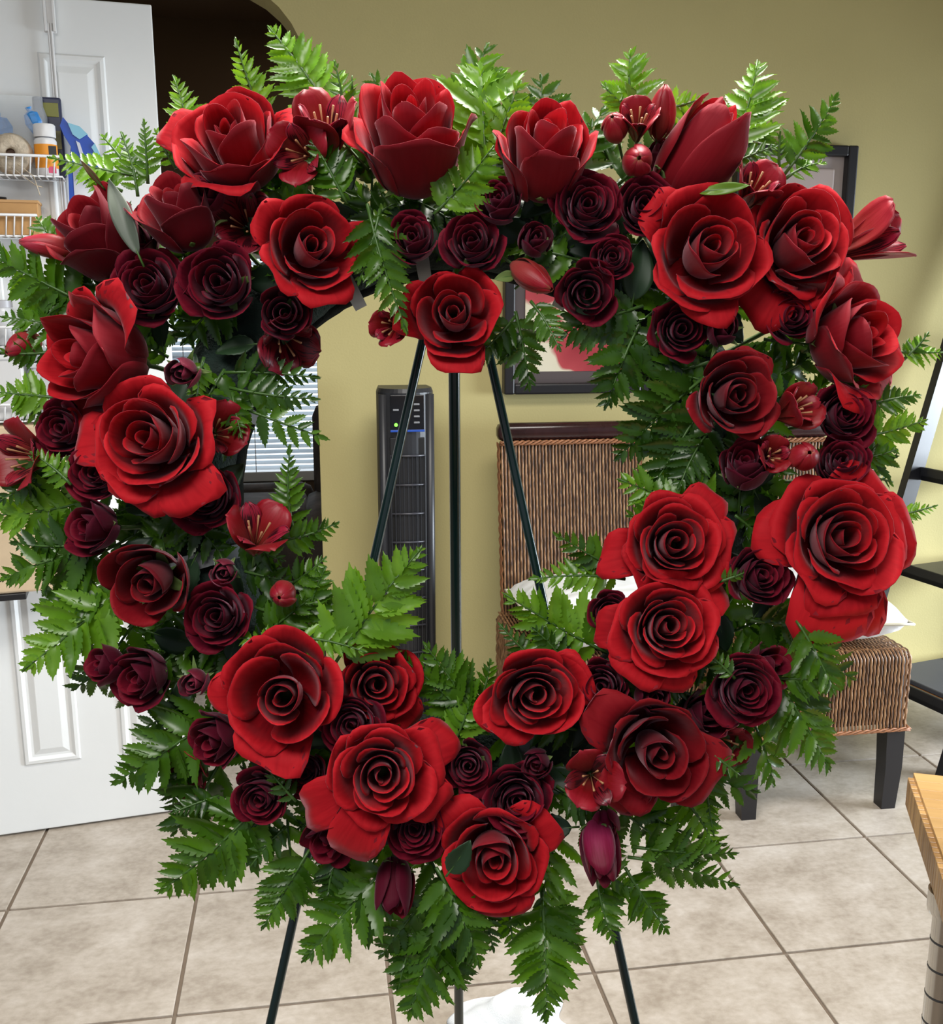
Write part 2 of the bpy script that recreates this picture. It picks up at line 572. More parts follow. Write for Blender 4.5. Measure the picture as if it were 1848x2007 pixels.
MB().box((0, 0, 0.09), (0.062, 0.012, 0.176), 0.005).build('pouch', plain('packet_navy', (0.03, 0.035, 0.075), 0.35), pk)
MB().box((-0.006, 0.0068, 0.150), (0.036, 0.002, 0.030), 0.0008).build('label_band', plain('packet_olive', (0.22, 0.22, 0.05), 0.5), pk)
MB().box((-0.006, 0.0068, 0.085), (0.040, 0.002, 0.040), 0.0008).build('label_band', plain('packet_olive2', (0.18, 0.17, 0.07), 0.5), pk)
# blue scrubbing brush hanging beside the basket
br = dthing('blue_brush', 0.200, 0.035, 1.64, 'blue long handled brush with light blue pads hanging beside the basket', 'brush')
M_BLUE = plain('blue_plastic', (0.012, 0.07, 0.42), 0.35)
prof = [(0.020, 0.115), (0.030, 0.100), (0.026, 0.085), (0.014, 0.065), (0.010, 0.040), (0.012, 0.0), (0.018, -0.07), (0.030, -0.07), (0.026, 0.0), (0.010, 0.02)]
MB().poly([(0.028, 0, 0.125), (0.036, 0, 0.106), (0.030, 0, 0.088), (0.016, 0, 0.062), (0.018, 0, 0.0), (0.018, 0, -0.10), (0.030, 0, -0.10), (0.026, 0, 0.0), (0.0, 0, 0.035), (-0.022, 0, 0.010), (-0.052, 0, 0.025), (-0.036, 0, 0.070), (-0.006, 0, 0.105), (0.018, 0, 0.112)], (0, 0.020, 0)).build('handle', M_BLUE, br)
MB().poly([(0.019, -0.002, 0.113), (-0.006, -0.002, 0.106), (-0.022, -0.002, 0.090), (-0.004, -0.002, 0.078), (0.010, -0.002, 0.088)], (0, 0.025, 0)).build('pad', plain('light_blue', (0.25, 0.55, 0.72), 0.6), br)
MB().poly([(-0.036, -0.002, 0.071), (-0.053, -0.002, 0.030), (-0.040, -0.002, 0.040), (-0.028, -0.002, 0.062)], (0, 0.025, 0)).build('pad', plain('light_blue_pad', (0.25, 0.55, 0.72), 0.6), br)
MB().poly([(0.004, -0.002, 0.075), (-0.004, -0.002, 0.070), (-0.014, -0.002, 0.030), (-0.006, -0.002, 0.028)], (0, 0.024, 0)).build('grip', plain('grip_white', (0.6, 0.65, 0.75), 0.5), br)
# second basket
bx = dthing('cardboard_box', 0.40, 0.062, 1.502, 'tan cardboard box lying in the second wire basket', 'box')
MB().box((0.0, 0, 0.036), (0.215, 0.085, 0.072), 0.002).build('carton', plain('cardboard', (0.50, 0.28, 0.11), 0.8, noise=0.1), bx)
MB().box((0.0, 0, 0.073), (0.220, 0.09, 0.006), 0.001).build('lid', plain('cardboard_lid', (0.55, 0.32, 0.14), 0.8), bx)
pl_ = dthing('pliers', 0.41, 0.060, 1.578, 'small dark pliers lying on top of the tan box', 'tool')
MB().tube([(-0.05, 0, 0.004), (-0.01, 0.006, 0.006), (0.03, 0.0, 0.006), (0.06, 0.012, 0.005)], 0.004, 6).build('handle', plain('dark_steel', (0.06, 0.06, 0.06), 0.4, metal=0.7), pl_)
MB().tube([(-0.05, 0.012, 0.004), (-0.01, 0.004, 0.008), (0.03, 0.008, 0.010), (0.06, 0.0, 0.005)], 0.004, 6).build('handle', M_BLACKPL, pl_)
# lower baskets
M_FROST = plain('frosted_plastic', (0.55, 0.56, 0.58), 0.3)
gj = dthing('green_lidded_jar', 0.255, 0.065, 1.258, 'small clear jar with a round green lid in the third basket', 'jar')
MB().lathe([(0, 0), (0.022, 0), (0.024, 0.004), (0.024, 0.066), (0.020, 0.072), (0, 0.072)], 20).build('glass', M_FROST, gj, True, 0.7)
MB().lathe([(0, 0.073), (0.023, 0.073), (0.023, 0.094), (0.020, 0.097), (0, 0.097)], 20).build('lid', plain('green_lid', (0.01, 0.22, 0.07), 0.4), gj, True, 0.7)
for k, (s, lab) in enumerate([(0.325, 'squat clear jar beside the green lidded jar'), (0.392, 'clear jar with a grey lid at the left picture edge')]):
    j_ = dthing('clear_jar', s, 0.065, 1.258, lab, 'jar')
    MB().lathe([(0, 0), (0.026, 0), (0.029, 0.004), (0.029, 0.075), (0.024, 0.084), (0, 0.084)], 20).build('glass', M_FROST, j_, True, 0.7)
    MB().lathe([(0, 0.085), (0.025, 0.085), (0.025, 0.10), (0.022, 0.102), (0, 0.102)], 20).build('lid', plain('grey_lid', (0.42, 0.42, 0.45), 0.4), j_, True, 0.7)
for k, (s, w_, h_, lab, c_) in enumerate([(0.300, 0.075, 0.13, 'pale grey plastic bin in the fourth basket beside the roses', (0.52, 0.53, 0.55)), (0.395, 0.085, 0.15, 'white plastic bin in the fourth basket at picture edge', (0.66, 0.66, 0.66))]):
    b_ = dthing('plastic_bin', s, 0.062, 1.088, lab, 'bin')
    hw_ = w_/2
    MB().box((0, 0, h_/2), (w_, 0.08, h_), 0.006).build('tub', plain('bin_grey', c_, 0.35), b_)
    MB().box((0, 0, h_-0.006), (w_+0.008, 0.088, 0.012), 0.003).build('rim', plain('bin_rim', tuple(x*1.1 for x in c_), 0.35), b_)
tb = dthing('tan_storage_box', 0.415, 0.062, 0.676, 'large tan storage box in the lowest basket behind the fern', 'box')
MB().box((0, 0, 0.20), (0.27, 0.086, 0.40), 0.006).build('carton', plain('tan_box', (0.60, 0.46, 0.30), 0.7, noise=0.08), tb)
MB().box((0, 0.046, 0.30), (0.12, 0.004, 0.05), 0.001).build('label', plain('tan_label', (0.68, 0.62, 0.52), 0.6), tb)

# ------------------------------------------------------------------ tower fan
fan = tag(empty('tower_fan', (0.262, 2.93, 0.0)), 'tall black tower fan standing against the yellow wall', 'fan')
def dsec(a, b, front, n=20):
    """D-shaped section: half-width a, depth b, front bulge"""
    pts = []
    for k in range(n+1):
        t = math.pi+math.pi*k/n
        pts.append((a*math.cos(t), b*0.5*math.sin(t)*front-b*0.1))
    pts += [(a*0.92, b*0.42), (-a*0.92, b*0.42)]
    return pts


def loft(secs):
    V, Fc = [], []
    n = len(secs[0][0])
    for pts, z in secs:
        V += [(x, y, z) for x, y in pts]
    for i in range(len(secs)-1):
        for k in range(n):
            Fc.append((i*n+k, i*n+(k+1) % n, (i+1)*n+(k+1) % n, (i+1)*n+k))
    Fc.append(tuple(range(n))[::-1])
    Fc.append(tuple((len(secs)-1)*n+k for k in range(n)))
    return V, Fc


M_FAN = plain('fan_charcoal', (0.020, 0.021, 0.025), 0.4)
V, Fc = loft([(dsec(0.080, 0.15, 1.0), 0.04), (dsec(0.081, 0.15, 1.0), 0.6), (dsec(0.081, 0.15, 1.0), 1.105), (dsec(0.076, 0.14, 1.0), 1.116)])
o = mesh_np('housing', V, Fc, M_FAN, fan, smooth=False)
for e in (-1, 1):
    MB().tube([(e*0.066, -0.062, 0.06), (e*0.066, -0.062, 1.10)], 0.013, 8).build('side_trim', plain('fan_trim', (0.026, 0.027, 0.032), 0.4), fan, True)
MB().lathe([(0, 0), (0.155, 0), (0.150, 0.02), (0.09, 0.04), (0, 0.045)], 28).build('base', M_FAN, fan, True, 0.6)
MB().box((0, -0.086, 1.05), (0.094, 0.012, 0.10), 0.001).build('control_panel', plain('fan_gloss', (0.006, 0.006, 0.008), 0.12), fan)
MB().box((0, -0.095, 1.001), (0.096, 0.004, 0.006), 0.001).build('blue_strip', plain('fan_blue', (0.02, 0.08, 0.42), 0.3), fan)
m, nt, b = new_mat('led_green')
b.inputs['Base Color'].default_value = (0.1, 0.8, 0.05, 1)
b.inputs['Emission Color'].default_value = (0.25, 1.0, 0.08, 1)
b.inputs['Emission Strength'].default_value = 1.6
MB().lathe([(0, 0.004), (0.004, 0.003), (0.0052, 0), (0, -0.001)], 10, Matrix.Translation((-0.032, -0.095, 1.018)) @ RX).build('led', m, fan)
for k, (x, z) in enumerate([(0.026, 1.075), (0.026, 1.058), (0.026, 1.041), (0.026, 1.024), (-0.032, 1.06)]):
    MB().box((x, -0.0955, z), (0.016, 0.003, 0.005), 0.001).build('button', plain('fan_button', (0.25, 0.26, 0.28), 0.4), fan)
MB().box((0, -0.078, 0.53), (0.098, 0.012, 0.90), 0.002).build('grille_back', plain('fan_slot', (0.004, 0.004, 0.005), 0.6), fan)
for k in range(9):
    MB().tube([(-0.048+0.012*k, -0.091, 0.09), (-0.048+0.012*k, -0.091, 0.93)], 0.0018, 5).build('vertical_bar', M_FAN, fan)
for k in range(11):
    MB().tube([(-0.050, -0.088, 0.10+0.083*k), (0.0, -0.095, 0.10+0.083*k), (0.050, -0.088, 0.10+0.083*k)], 0.0032, 6).build('crossbar', plain('fan_bar', (0.05, 0.05, 0.06), 0.3), fan, True)

# ------------------------------------------------------------------ rattan chairs
def rattan_mat():
    m, nt, b = new_mat('rattan_strands')
    L = nt.links
    tc = N(nt, 'ShaderNodeTexCoord')
    mp = N(nt, 'ShaderNodeMapping')
    mp.inputs['Scale'].default_value = (110, 110, 22)
    L.new(tc.outputs['Object'], mp.inputs['Vector'])
    n = N(nt, 'ShaderNodeTexNoise', i_Scale=1.0, i_Detail=3.0)
    L.new(mp.outputs['Vector'], n.inputs['Vector'])
    r = ramp(nt, [(0.30, srgb(66, 42, 26)), (0.52, srgb(132, 93, 60)), (0.75, srgb(176, 138, 100))])
    L.new(n.outputs['Fac'], r.inputs['Fac'])
    L.new(r.outputs['Color'], b.inputs['Base Color'])
    b.inputs['Roughness'].default_value = 0.5
    return m


M_RATTAN = rattan_mat()
M_RATDARK = plain('rattan_dark_core', (0.030, 0.017, 0.010), 0.8)
M_BRAID = plain('rattan_braid', srgb(150, 100, 66), 0.6, noise=0.3, scale=90)


def strands(path, width_dir, width, nrm_of, pitch=0.0100, rad=0.0031, seg=0.0105):
    """wavy upright canes woven over hidden stakes; path: polyline of (point), woven side by side across width"""
    pts = [Vector(p) for p in path]
    L = [0.0]
    for a, b_ in zip(pts[:-1], pts[1:]):
        L.append(L[-1]+(b_-a).length)
    n = max(3, int(L[-1]/seg))
    cnt = int(width/pitch)
    V, Fc = [], []
    wd = Vector(width_dir)
    for c in range(cnt):
        off = wd*((c+0.5)*pitch-width/2)
        base = len(V)
        for i in range(n+1):
            s = L[-1]*i/n
            k = max(j for j in range(len(L)) if L[j] <= s+1e-9)
            k = min(k, len(pts)-2)
            f = (s-L[k])/max(1e-9, L[k+1]-L[k])
            p = pts[k].lerp(pts[k+1], f)+off
            nm = (Vector(nrm_of[k]).lerp(Vector(nrm_of[k+1]), f)).normalized()
            wv = 0.0017*math.sin(i*2.1+0.7*math.sin(c*0.9))+0.0004*rng.uniform(-1, 1)
            q = p+nm*wv
            sd = wd*rad
            V += [tuple(q-sd), tuple(q-sd*0.55+nm*rad*0.9), tuple(q+sd*0.55+nm*rad*0.9), tuple(q+sd)]
        for i in range(n):
            for e in range(3):
                a = base+i*4+e
                Fc.append((a, a+1, a+5, a+4))
    return V, Fc


def braid(p0, p1, nrm, n=30, r=0.0045):
    p0, p1, nrm = Vector(p0), Vector(p1), Vector(nrm)
    d = (p1-p0).normalized()
    up = nrm.cross(d)
    m_ = MB()
    for ph in (0, 2.09, 4.19):
        m_.tube([p0.lerp(p1, k/n)+nrm*r*0.8*math.cos(k*1.3+ph)+up*r*0.9*math.sin(k*1.3+ph) for k in range(n+1)], r*0.62, 5)
    return m_


def rattan_chair(x, y, label):
    """front legs at y, chair faces -y"""
    ch = tag(empty('rattan_chair', (x, y, 0)), label, 'chair', 'rattan chairs against the yellow wall')
    W, Dp = 0.465, 0.47
    # seat block
    MB().box((0, Dp/2, 0.340), (W-0.012, Dp-0.010, 0.200), 0.022).build('seat', M_RATDARK, ch)
    R = 0.025
    front = [(0, 0, 0.236), (0, 0, 0.425)]+[(0, R-R*math.cos(a), 0.425+R*math.sin(a)) for a in (0.4, 0.8, 1.2, 1.57)]+[(0, Dp-0.02, 0.450)]
    nf = [(0, -1, 0), (0, -1, 0), (0, -0.92, 0.39), (0, -0.7, 0.7), (0, -0.36, 0.93), (0, 0, 1), (0, 0, 1)]
    V, Fc = strands(front, (1, 0, 0), W, nf)
    tag(mesh_np('seat_weave', V, Fc, M_RATTAN, ch), kind='stuff')
    for e in (-1, 1):
        V, Fc = strands([(e*W/2, Dp/2, 0.236), (e*W/2, Dp/2, 0.43), (e*(W/2-0.012), Dp/2, 0.446)], (0, 1, 0), Dp-0.02, [(e, 0, 0), (e, 0, 0), (e*0.5, 0, 0.8)])
        tag(mesh_np('side_weave', V, Fc, M_RATTAN, ch), kind='stuff')
    br_ = braid((-W/2-0.004, -0.004, 0.235), (W/2+0.004, -0.004, 0.235), (0, -1, 0))
    br_.build('seat_trim', M_BRAID, ch, True)
    for e in (-1, 1):
        braid((e*(W/2+0.003), -0.004, 0.235), (e*(W/2+0.003), Dp, 0.235), (e, 0, 0)).build('seat_trim', M_BRAID, ch, True)
    # legs
    for e in (-1, 1):
        lg = MB()
        lx = e*(W/2-0.030)
        V = []
        for (z, hw_, dx_, dy_) in [(0.24, 0.026, 0, 0), (0.12, 0.024, 0.003*e, -0.002), (0.0, 0.020, -0.002*e, -0.004)]:
            V += [(lx+dx_-hw_, 0.030-hw_+dy_, z), (lx+dx_+hw_, 0.030-hw_+dy_, z), (lx+dx_+hw_, 0.030+hw_+dy_, z), (lx+dx_-hw_, 0.030+hw_+dy_, z)]
        Fq = [(0, 1, 2, 3), (11, 10, 9, 8)]+[(4*i+k, 4*i+4+k, 4*i+4+(k+1) % 4, 4*i+(k+1) % 4) for i in range(2) for k in range(4)]
        mesh_np('leg', V, Fq, M_BLACKWOOD, ch, smooth=False)
        V = []
        for (z, hw_, dy_) in [(0.24, 0.022, 0), (0.12, 0.021, 0.010), (0.0, 0.018, 0.035)]:
            V += [(lx-hw_, Dp-0.04-hw_+dy_, z), (lx+hw_, Dp-0.04-hw_+dy_, z), (lx+hw_, Dp-0.04+hw_+dy_, z), (lx-hw_, Dp-0.04+hw_+dy_, z)]
        mesh_np('leg', V, Fq, M_BLACKWOOD, ch, smooth=False)
    # back, leaning
    BW, lean = 0.43, 0.085
    y0, z0, z1 = Dp-0.045, 0.43, 0.945
    def yb(z):
        return y0+lean*(z-z0)/(z1-z0)
    V = []
    for z in (z0, z1):
        V += [(-BW/2+0.006, yb(z)+0.004, z), (BW/2-0.006, yb(z)+0.004, z), (BW/2-0.006, yb(z)+0.045, z), (-BW/2+0.006, yb(z)+0.045, z)]
    mesh_np('backrest', V, [(0, 1, 2, 3), (7, 6, 5, 4)]+[(k, k+4, 4+(k+1) % 4, (k+1) % 4) for k in range(4)], M_RATDARK, ch, smooth=False)
    nb = Vector((0, -(z1-z0), lean)).normalized()
    V, Fc = strands([(0, yb(z0), z0), (0, yb(z1), z1)], (1, 0, 0), BW, [nb, nb], pitch=0.0102)
    tag(mesh_np('back_weave', V, Fc, M_RATTAN, ch), kind='stuff')
    for e in (-1, 1):
        V, Fc = strands([(e*BW/2, yb(z0)+0.024, z0), (e*BW/2, yb(z1)+0.024, z1)], (0, 1, 0), 0.042, [(e, 0, 0), (e, 0, 0)])
        tag(mesh_np('back_edge_weave', V, Fc, M_BRAID, ch), kind='stuff')
    braid((-BW/2, yb(z1)-0.006, z1+0.002), (BW/2, yb(z1)-0.006, z1+0.002), (0, -1, 0), 40, 0.006).build('back_trim', M_BRAID, ch, True)
    MB().box((0, yb(z1)+0.022, z1+0.032), (BW+0.012, 0.056, 0.052), 0.016).build('top_rail', M_MAHOG, ch, True, 0.9)
    return ch


rattan_chair(0.757, 2.42, 'rattan chair seen through the wreath opening, left of the two')
rattan_chair(1.318, 2.355, 'rattan chair whose seat shows right of the wreath')


def cushion_mat():
    m, nt, b = new_mat('white_embossed_cushion')
    L = nt.links
    tc = N(nt, 'ShaderNodeTexCoord')
    wv = N(nt, 'ShaderNodeTexWave', wave_type='RINGS', i_Scale=6.0, i_Distortion=9.0, i_Detail=2.0)
    wv.inputs['Detail Scale'].default_value = 0.8
    L.new(tc.outputs['Object'], wv.inputs['Vector'])
    r = ramp(nt, [(0.4, (0.74, 0.76, 0.76)), (0.6, (0.80, 0.82, 0.83))])
    L.new(wv.outputs['Fac'], r.inputs['Fac'])
    L.new(r.outputs['Color'], b.inputs['Base Color'])
    bp = N(nt, 'ShaderNodeBump', i_Strength=0.5, i_Distance=0.004)
    L.new(wv.outputs['Fac'], bp.inputs['Height'])
    L.new(bp.outputs['Normal'], b.inputs['Normal'])
    b.inputs['Roughness'].default_value = 0.6
    b.inputs['Sheen Weight'].default_value = 0.2
    return m


M_CUSH = cushion_mat()


def cushion(loc, size, th, rot, label, tilt=0.0):
    cu = tag(empty('cushion', loc, (tilt, 0, rot)), label, 'cushion', 'white cushions on the rattan chairs')
    n = 20
    V, Fc = [], []
    for sgn in (1, -1):
        for j in range(n+1):
            for i in range(n+1):
                a, b_ = -1+2*i/n, -1+2*j/n
                pinch = 1-0.07*(1-a*a)*0-0.05*((1-a*a) if abs(b_) > abs(a) else (1-b_*b_))
                h = th*0.5*(max(0, (1-a**4)*(1-b_**4)))**0.55
                V.append((a*size*0.5*(1-0.06*(1-b_*b_)), b_*size*0.5*(1-0.06*(1-a*a)), sgn*h+0.002*sgn*math.sin(9*a+3*b_)*math.sin(7*b_)*(1-a*a)*(1-b_*b_)))
    k = (n+1)**2
    for j in range(n):
        for i in range(n):
            a = j*(n+1)+i
            Fc.append((a, a+1, a+n+2, a+n+1))
            Fc.append((k+a, k+a+n+1, k+a+n+2, k+a+1))
    mesh_np('cover', V, Fc, M_CUSH, cu)
    pts = []
    for (ax, ay, bx_, by_) in [(-1, -1, 1, -1), (1, -1, 1, 1), (1, 1, -1, 1), (-1, 1, -1, -1)]:
        for q in range(12):
            a, b_ = ax+(bx_-ax)*q/12, ay+(by_-ay)*q/12
            pts.append((a*size*0.5*(1-0.06*(1-b_*b_)), b_*size*0.5*(1-0.06*(1-a*a)), 0))
    pts.append(pts[0])
    MB().tube(pts, 0.004, 6, False).build('piping', plain('cushion_piping', (0.62, 0.58, 0.46), 0.7), cu, True)
    return cu


cushion((0.757, 2.62, 0.527), 0.43, 0.145, 0.0, 'white embossed cushion on the left rattan chair behind the fern tips')
cushion((1.325, 2.585, 0.530), 0.45, 0.150, -0.06, 'white scroll embossed cushion on the right rattan chair')

# ------------------------------------------------------------------ pictures
def picture(x0, x1, z0, z1, label, fw, art, mats, fmat=M_BLACKWOOD, recess=False):
    y = WY-0.022
    p = tag(empty('framed_picture', ((x0+x1)/2, WY, z0)), label, 'picture')
    hx, h = (x1-x0)/2, z1-z0
    f = MB()
    f.box((-hx+fw/2, -0.022, h/2), (fw, 0.044, h), 0.005).box((hx-fw/2, -0.022, h/2), (fw, 0.044, h), 0.005)
    f.box((0, -0.022, fw/2), (2*hx-2*fw, 0.044, fw), 0.005).box((0, -0.022, h-fw/2), (2*hx-2*fw, 0.044, fw), 0.005)
    f.build('frame', fmat, p)
    mw = 0.035
    MB().box((0, -0.010, h/2), (2*hx-2*fw, 0.012, h-2*fw)).build('mat_board', mats, p)
    MB().box((0, -0.016 if not recess else -0.022, h/2), (2*hx-2*fw-2*mw, 0.004 if not recess else 0.022, h-2*fw-2*mw), 0.001 if not recess else 0.006).build('print', art, p)
    return p


def poppy_mat():
    m, nt, b = new_mat('red_flower_print')
    L = nt.links
    tc = N(nt, 'ShaderNodeTexCoord')
    n0 = N(nt, 'ShaderNodeTexNoise', i_Scale=9.0, i_Detail=2.0)
    L.new(tc.outputs['Object'], n0.inputs['Vector'])
    ad = N(nt, 'ShaderNodeVectorMath', operation='MULTIPLY_ADD')
    L.new(n0.outputs['Color'], ad.inputs[0])
    ad.inputs[1].default_value = (0.07, 0.0, 0.07)
    L.new(tc.outputs['Object'], ad.inputs[2])
    v = N(nt, 'ShaderNodeTexVoronoi', i_Scale=6.3)
    L.new(ad.outputs['Vector'], v.inputs['Vector'])
    r = ramp(nt, [(0.0, (0.02, 0.02, 0.02)), (0.10, (0.03, 0.02, 0.02)), (0.13, (0.30, 0.025, 0.035)), (0.50, (0.45, 0.06, 0.07)), (0.56, (0.72, 0.66, 0.50)), (1.0, (0.75, 0.70, 0.55))])
    L.new(v.outputs['Distance'], r.inputs['Fac'])
    L.new(r.outputs['Color'], b.inputs['Base Color'])
    b.inputs['Roughness'].default_value = 0.35
    return m


picture(0.578, 1.040, 1.076, 1.50, 'framed print of red flowers above the left rattan chair', 0.032, poppy_mat(), plain('picture_mat_brown', (0.085, 0.065, 0.065), 0.5))
picture(1.285, 1.672, 1.38, 1.818, 'black shadow box frame with pale pink mat on the right wall', 0.032, plain('print_pale', (0.52, 0.43, 0.40), 0.4), plain('picture_mat_pale', (0.60, 0.52, 0.50), 0.4), recess=True)

# ------------------------------------------------------------------ leaning ladder shelf
ls = tag(empty('ladder_shelf', (1.665, 2.935, 0), (0, 0, math.radians(13.5))), 'black leaning ladder shelf at the right picture edge', 'shelf')
M_LADDER = plain('ladder_black', (0.014, 0.015, 0.020), 0.35)
for yy in (0.0, -0.435):
    a, b_ = Vector((0.0, yy, 0.0)), Vector((0.515, yy, 1.90))
    MB().poly([a+Vector((0, -0.014, 0)), a+Vector((0.062, -0.014, 0)), b_+Vector((0.05, -0.014, 0)), b_+Vector((0, -0.014, 0))], (0, 0.028, 0)).build('side_rail', M_LADDER, ls)
for (z, x1) in [(0.155, 0.62), (0.50, 0.62), (0.80, 0.62), (1.20, 0.62)]:
    x0 = 0.271*z+0.045
    MB().box(((x0+x1)/2, -0.2175, z), (x1-x0, 0.405, 0.020), 0.004).box((x0+0.006, -0.2175, z+0.012), (0.012, 0.405, 0.042), 0.003).build('shelf_board', M_LADDER, ls)
MB().box((0.60, 0.0, 0.95), (0.03, 0.028, 1.9), 0.003).build('rear_post', M_LADDER, ls)
MB().box((0.60, -0.435, 0.95), (0.03, 0.028, 1.9), 0.003).build('rear_post', M_LADDER, ls)
bk = tag(empty('book', (1.86, 2.745, 0.1655), (0, 0, 0.24)), 'dark grey book with orange edge lying on the lowest ladder shelf', 'book')
MB().box((0.10, 0, 0.018), (0.24, 0.32, 0.016), 0.003).build('cover', plain('book_grey', (0.07, 0.075, 0.09), 0.5), bk)
MB().box((0.10, 0, 0.005), (0.236, 0.316, 0.009)).build('pages', plain('book_orange', (0.50, 0.20, 0.05), 0.6), bk)

# ------------------------------------------------------------------ butcher block cart
TA = math.atan2(-0.219, -0.108)
ct = tag(empty('butcher_block_cart', (0.580, 0.868, 0.0)), 'butcher block cart with bamboo top and chrome post at right edge', 'cart')
ax = Vector((-0.108, -0.219, 0)).normalized()      # along the visible left edge, towards the viewer
bx_ = Vector((0.935, -0.355, 0)).normalized()
MT = Matrix(((bx_.x, -ax.x, 0, 0), (bx_.y, -ax.y, 0, 0), (0, 0, 1, 0), (0, 0, 0, 1)))


def bamboo(name, sc, c0, c1):
    m, nt, b = new_mat(name)
    L = nt.links
    tc = N(nt, 'ShaderNodeTexCoord')
    oi = N(nt, 'ShaderNodeObjectInfo')
    ad = N(nt, 'ShaderNodeVectorMath', operation='ADD')
    L.new(tc.outputs['Object'], ad.inputs[0])
    L.new(oi.outputs['Random'], ad.inputs[1])
    mp = N(nt, 'ShaderNodeMapping')
    mp.inputs['Scale'].default_value = sc
    L.new(ad.outputs['Vector'], mp.inputs['Vector'])
    n = N(nt, 'ShaderNodeTexNoise', i_Scale=1.0, i_Detail=6.0)
    L.new(mp.outputs['Vector'], n.inputs['Vector'])
    mx = N(nt, 'ShaderNodeMath', operation='MULTIPLY_ADD')
    L.new(oi.outputs['Random'], mx.inputs[0])
    mx.inputs[1].default_value = 0.35
    L.new(n.outputs['Fac'], mx.inputs[2])
    r = ramp(nt, [(0.30, c0), (0.95, c1)])
    L.new(mx.outputs[0], r.inputs['Fac'])
    L.new(r.outputs['Color'], b.inputs['Base Color'])
    b.inputs['Roughness'].default_value = 0.35
    return m


M_BAM = bamboo('bamboo_strip', (6, 70, 30), srgb(168, 130, 80), srgb(196, 158, 104))
M_BAME = bamboo('bamboo_end', (60, 60, 14), srgb(128, 92, 54), srgb(196, 156, 102))
Wt, Lt, th = 0.50, 0.62, 0.036
top = MB().box((Wt/2, -Lt/2, 0.882), (Wt-0.004, Lt-0.004, th-0.006), 0.006).build('board_core', M_BAME, ct)
top.matrix_basis = MT
k = 0
y = 0.0
while y > -Lt+0.01:
    wS = 0.0185
    o = MB().box((Wt/2, y-wS/2, 0.899), (Wt-0.004, wS-0.0002, 0.006), 0.0004).build('strip', M_BAM, ct)
    o.matrix_basis = MT
    y -= wS
y = -0.003
while y > -0.30:
    o = MB().box((-0.0005, y-0.0042, 0.883), (0.006, 0.0080, 0.030), 0.0008).build('end_grain_strip', M_BAME, ct)
    o.matrix_basis = MT
    y -= 0.0086
o = MB().box((-0.0005, -0.45, 0.883), (0.006, 0.28, 0.030), 0.001).build('edge_strip', M_BAM, ct)
o.matrix_basis = MT
for (x, y) in [(0.020, -0.155), (Wt-0.03, -0.155), (0.020, -Lt+0.03), (Wt-0.03, -Lt+0.03)]:
    po = MB().lathe([(0, 0.03), (0.0125, 0.03), (0.0125, 0.86), (0, 0.86)], 20).build('post', M_CHROME, ct, True, 0.6)
    po.matrix_basis = MT @ Matrix.Translation((x, y, 0))
    gr = MB()
    for q in range(30):
        gr.lathe([(0.0127, 0.05+q*0.0265), (0.0129, 0.051+q*0.0265), (0.0127, 0.052+q*0.0265)], 20)
    gr.build('groove_ring', plain('post_groove', (0.05, 0.05, 0.05), 0.5), po)
    MB().lathe([(0, 0.846), (0.017, 0.846), (0.018, 0.850), (0.018, 0.866), (0, 0.866)], 20).build('collar', M_CHROME, po, True, 0.6)
    MB().lathe([(0, 0.0), (0.014, 0.0), (0.016, 0.015), (0.012, 0.03), (0, 0.03)], 16).build('foot', M_BLACKPL, po, True)

# white cloth dropped on the floor
cl = tag(empty('white_towel', (0.345, 1.62, 0.0)), 'crumpled white towel lying on the tiles under the wreath', 'towel')
n = 44
V, Fc = [], []
for j in range(n+1):
    for i in range(n+1):
        a, b_ = -1+2*i/n, -1+2*j/n
        edge = 1+0.10*math.sin(5*a+1)+0.06*math.sin(11*b_)
        x, y = a*0.105*edge, b_*0.145*(1+0.12*math.sin(4*a+2))
        rr = max(0, 1-max(abs(a), abs(b_))**3)
        z = 0.004+rr**0.6*(0.020+0.012*math.sin(5*a+3*b_)+0.008*math.sin(9*b_-4*a)+0.003*math.sin(17*a+8*b_))
        V.append((x+0.01*math.sin(8*b_), y+0.012*math.sin(6*a), max(0.003, z)))
for j in range(n):
    for i in range(n):
        a = j*(n+1)+i
        Fc.append((a, a+1, a+n+2, a+n+1))
o = mesh_np('cloth', V, Fc, plain('white_towel_cloth', (0.78, 0.82, 0.86), 0.9, bump=0.5, bscale=400), cl)
sm = o.modifiers.new('thickness', 'SOLIDIFY')
sm.thickness = 0.003
hem = MB().tube([(V[i][0], V[i][1], V[i][2]) for i in range(n*(n+1), (n+1)**2)], 0.003, 6).build('hem', plain('towel_hem', (0.80, 0.83, 0.87), 0.9), cl, True)

# dark upholstered armchair and sofa in the far room
M_SOFA = plain('dark_floral_fabric', (0.05, 0.038, 0.032), 0.85, noise=0.8, scale=9)
so = tag(empty('sofa', (-0.50, 4.75, 0)), 'dark patterned sofa under the bright window in the far room', 'sofa')
MB().box((0, 0.0, 0.22), (1.0, 0.66, 0.30), 0.06).build('base', M_SOFA, so, True, 1.0)
MB().box((0, 0.30, 0.30), (1.0, 0.16, 0.34), 0.06).build('backrest', M_SOFA, so, True, 1.0)
MB().box((-0.24, -0.04, 0.40), (0.46, 0.5, 0.10), 0.04).build('seat_cushion', M_SOFA, so, True, 1.0)
MB().box((0.24, -0.04, 0.40), (0.46, 0.5, 0.10), 0.04).build('seat_cushion', M_SOFA, so, True, 1.0)
for (x, y) in [(-0.45, -0.27), (0.45, -0.27), (-0.45, 0.30), (0.45, 0.30)]:
    MB().box((x, y, 0.035), (0.06, 0.06, 0.07)).build('foot', M_BLACKWOOD, so)
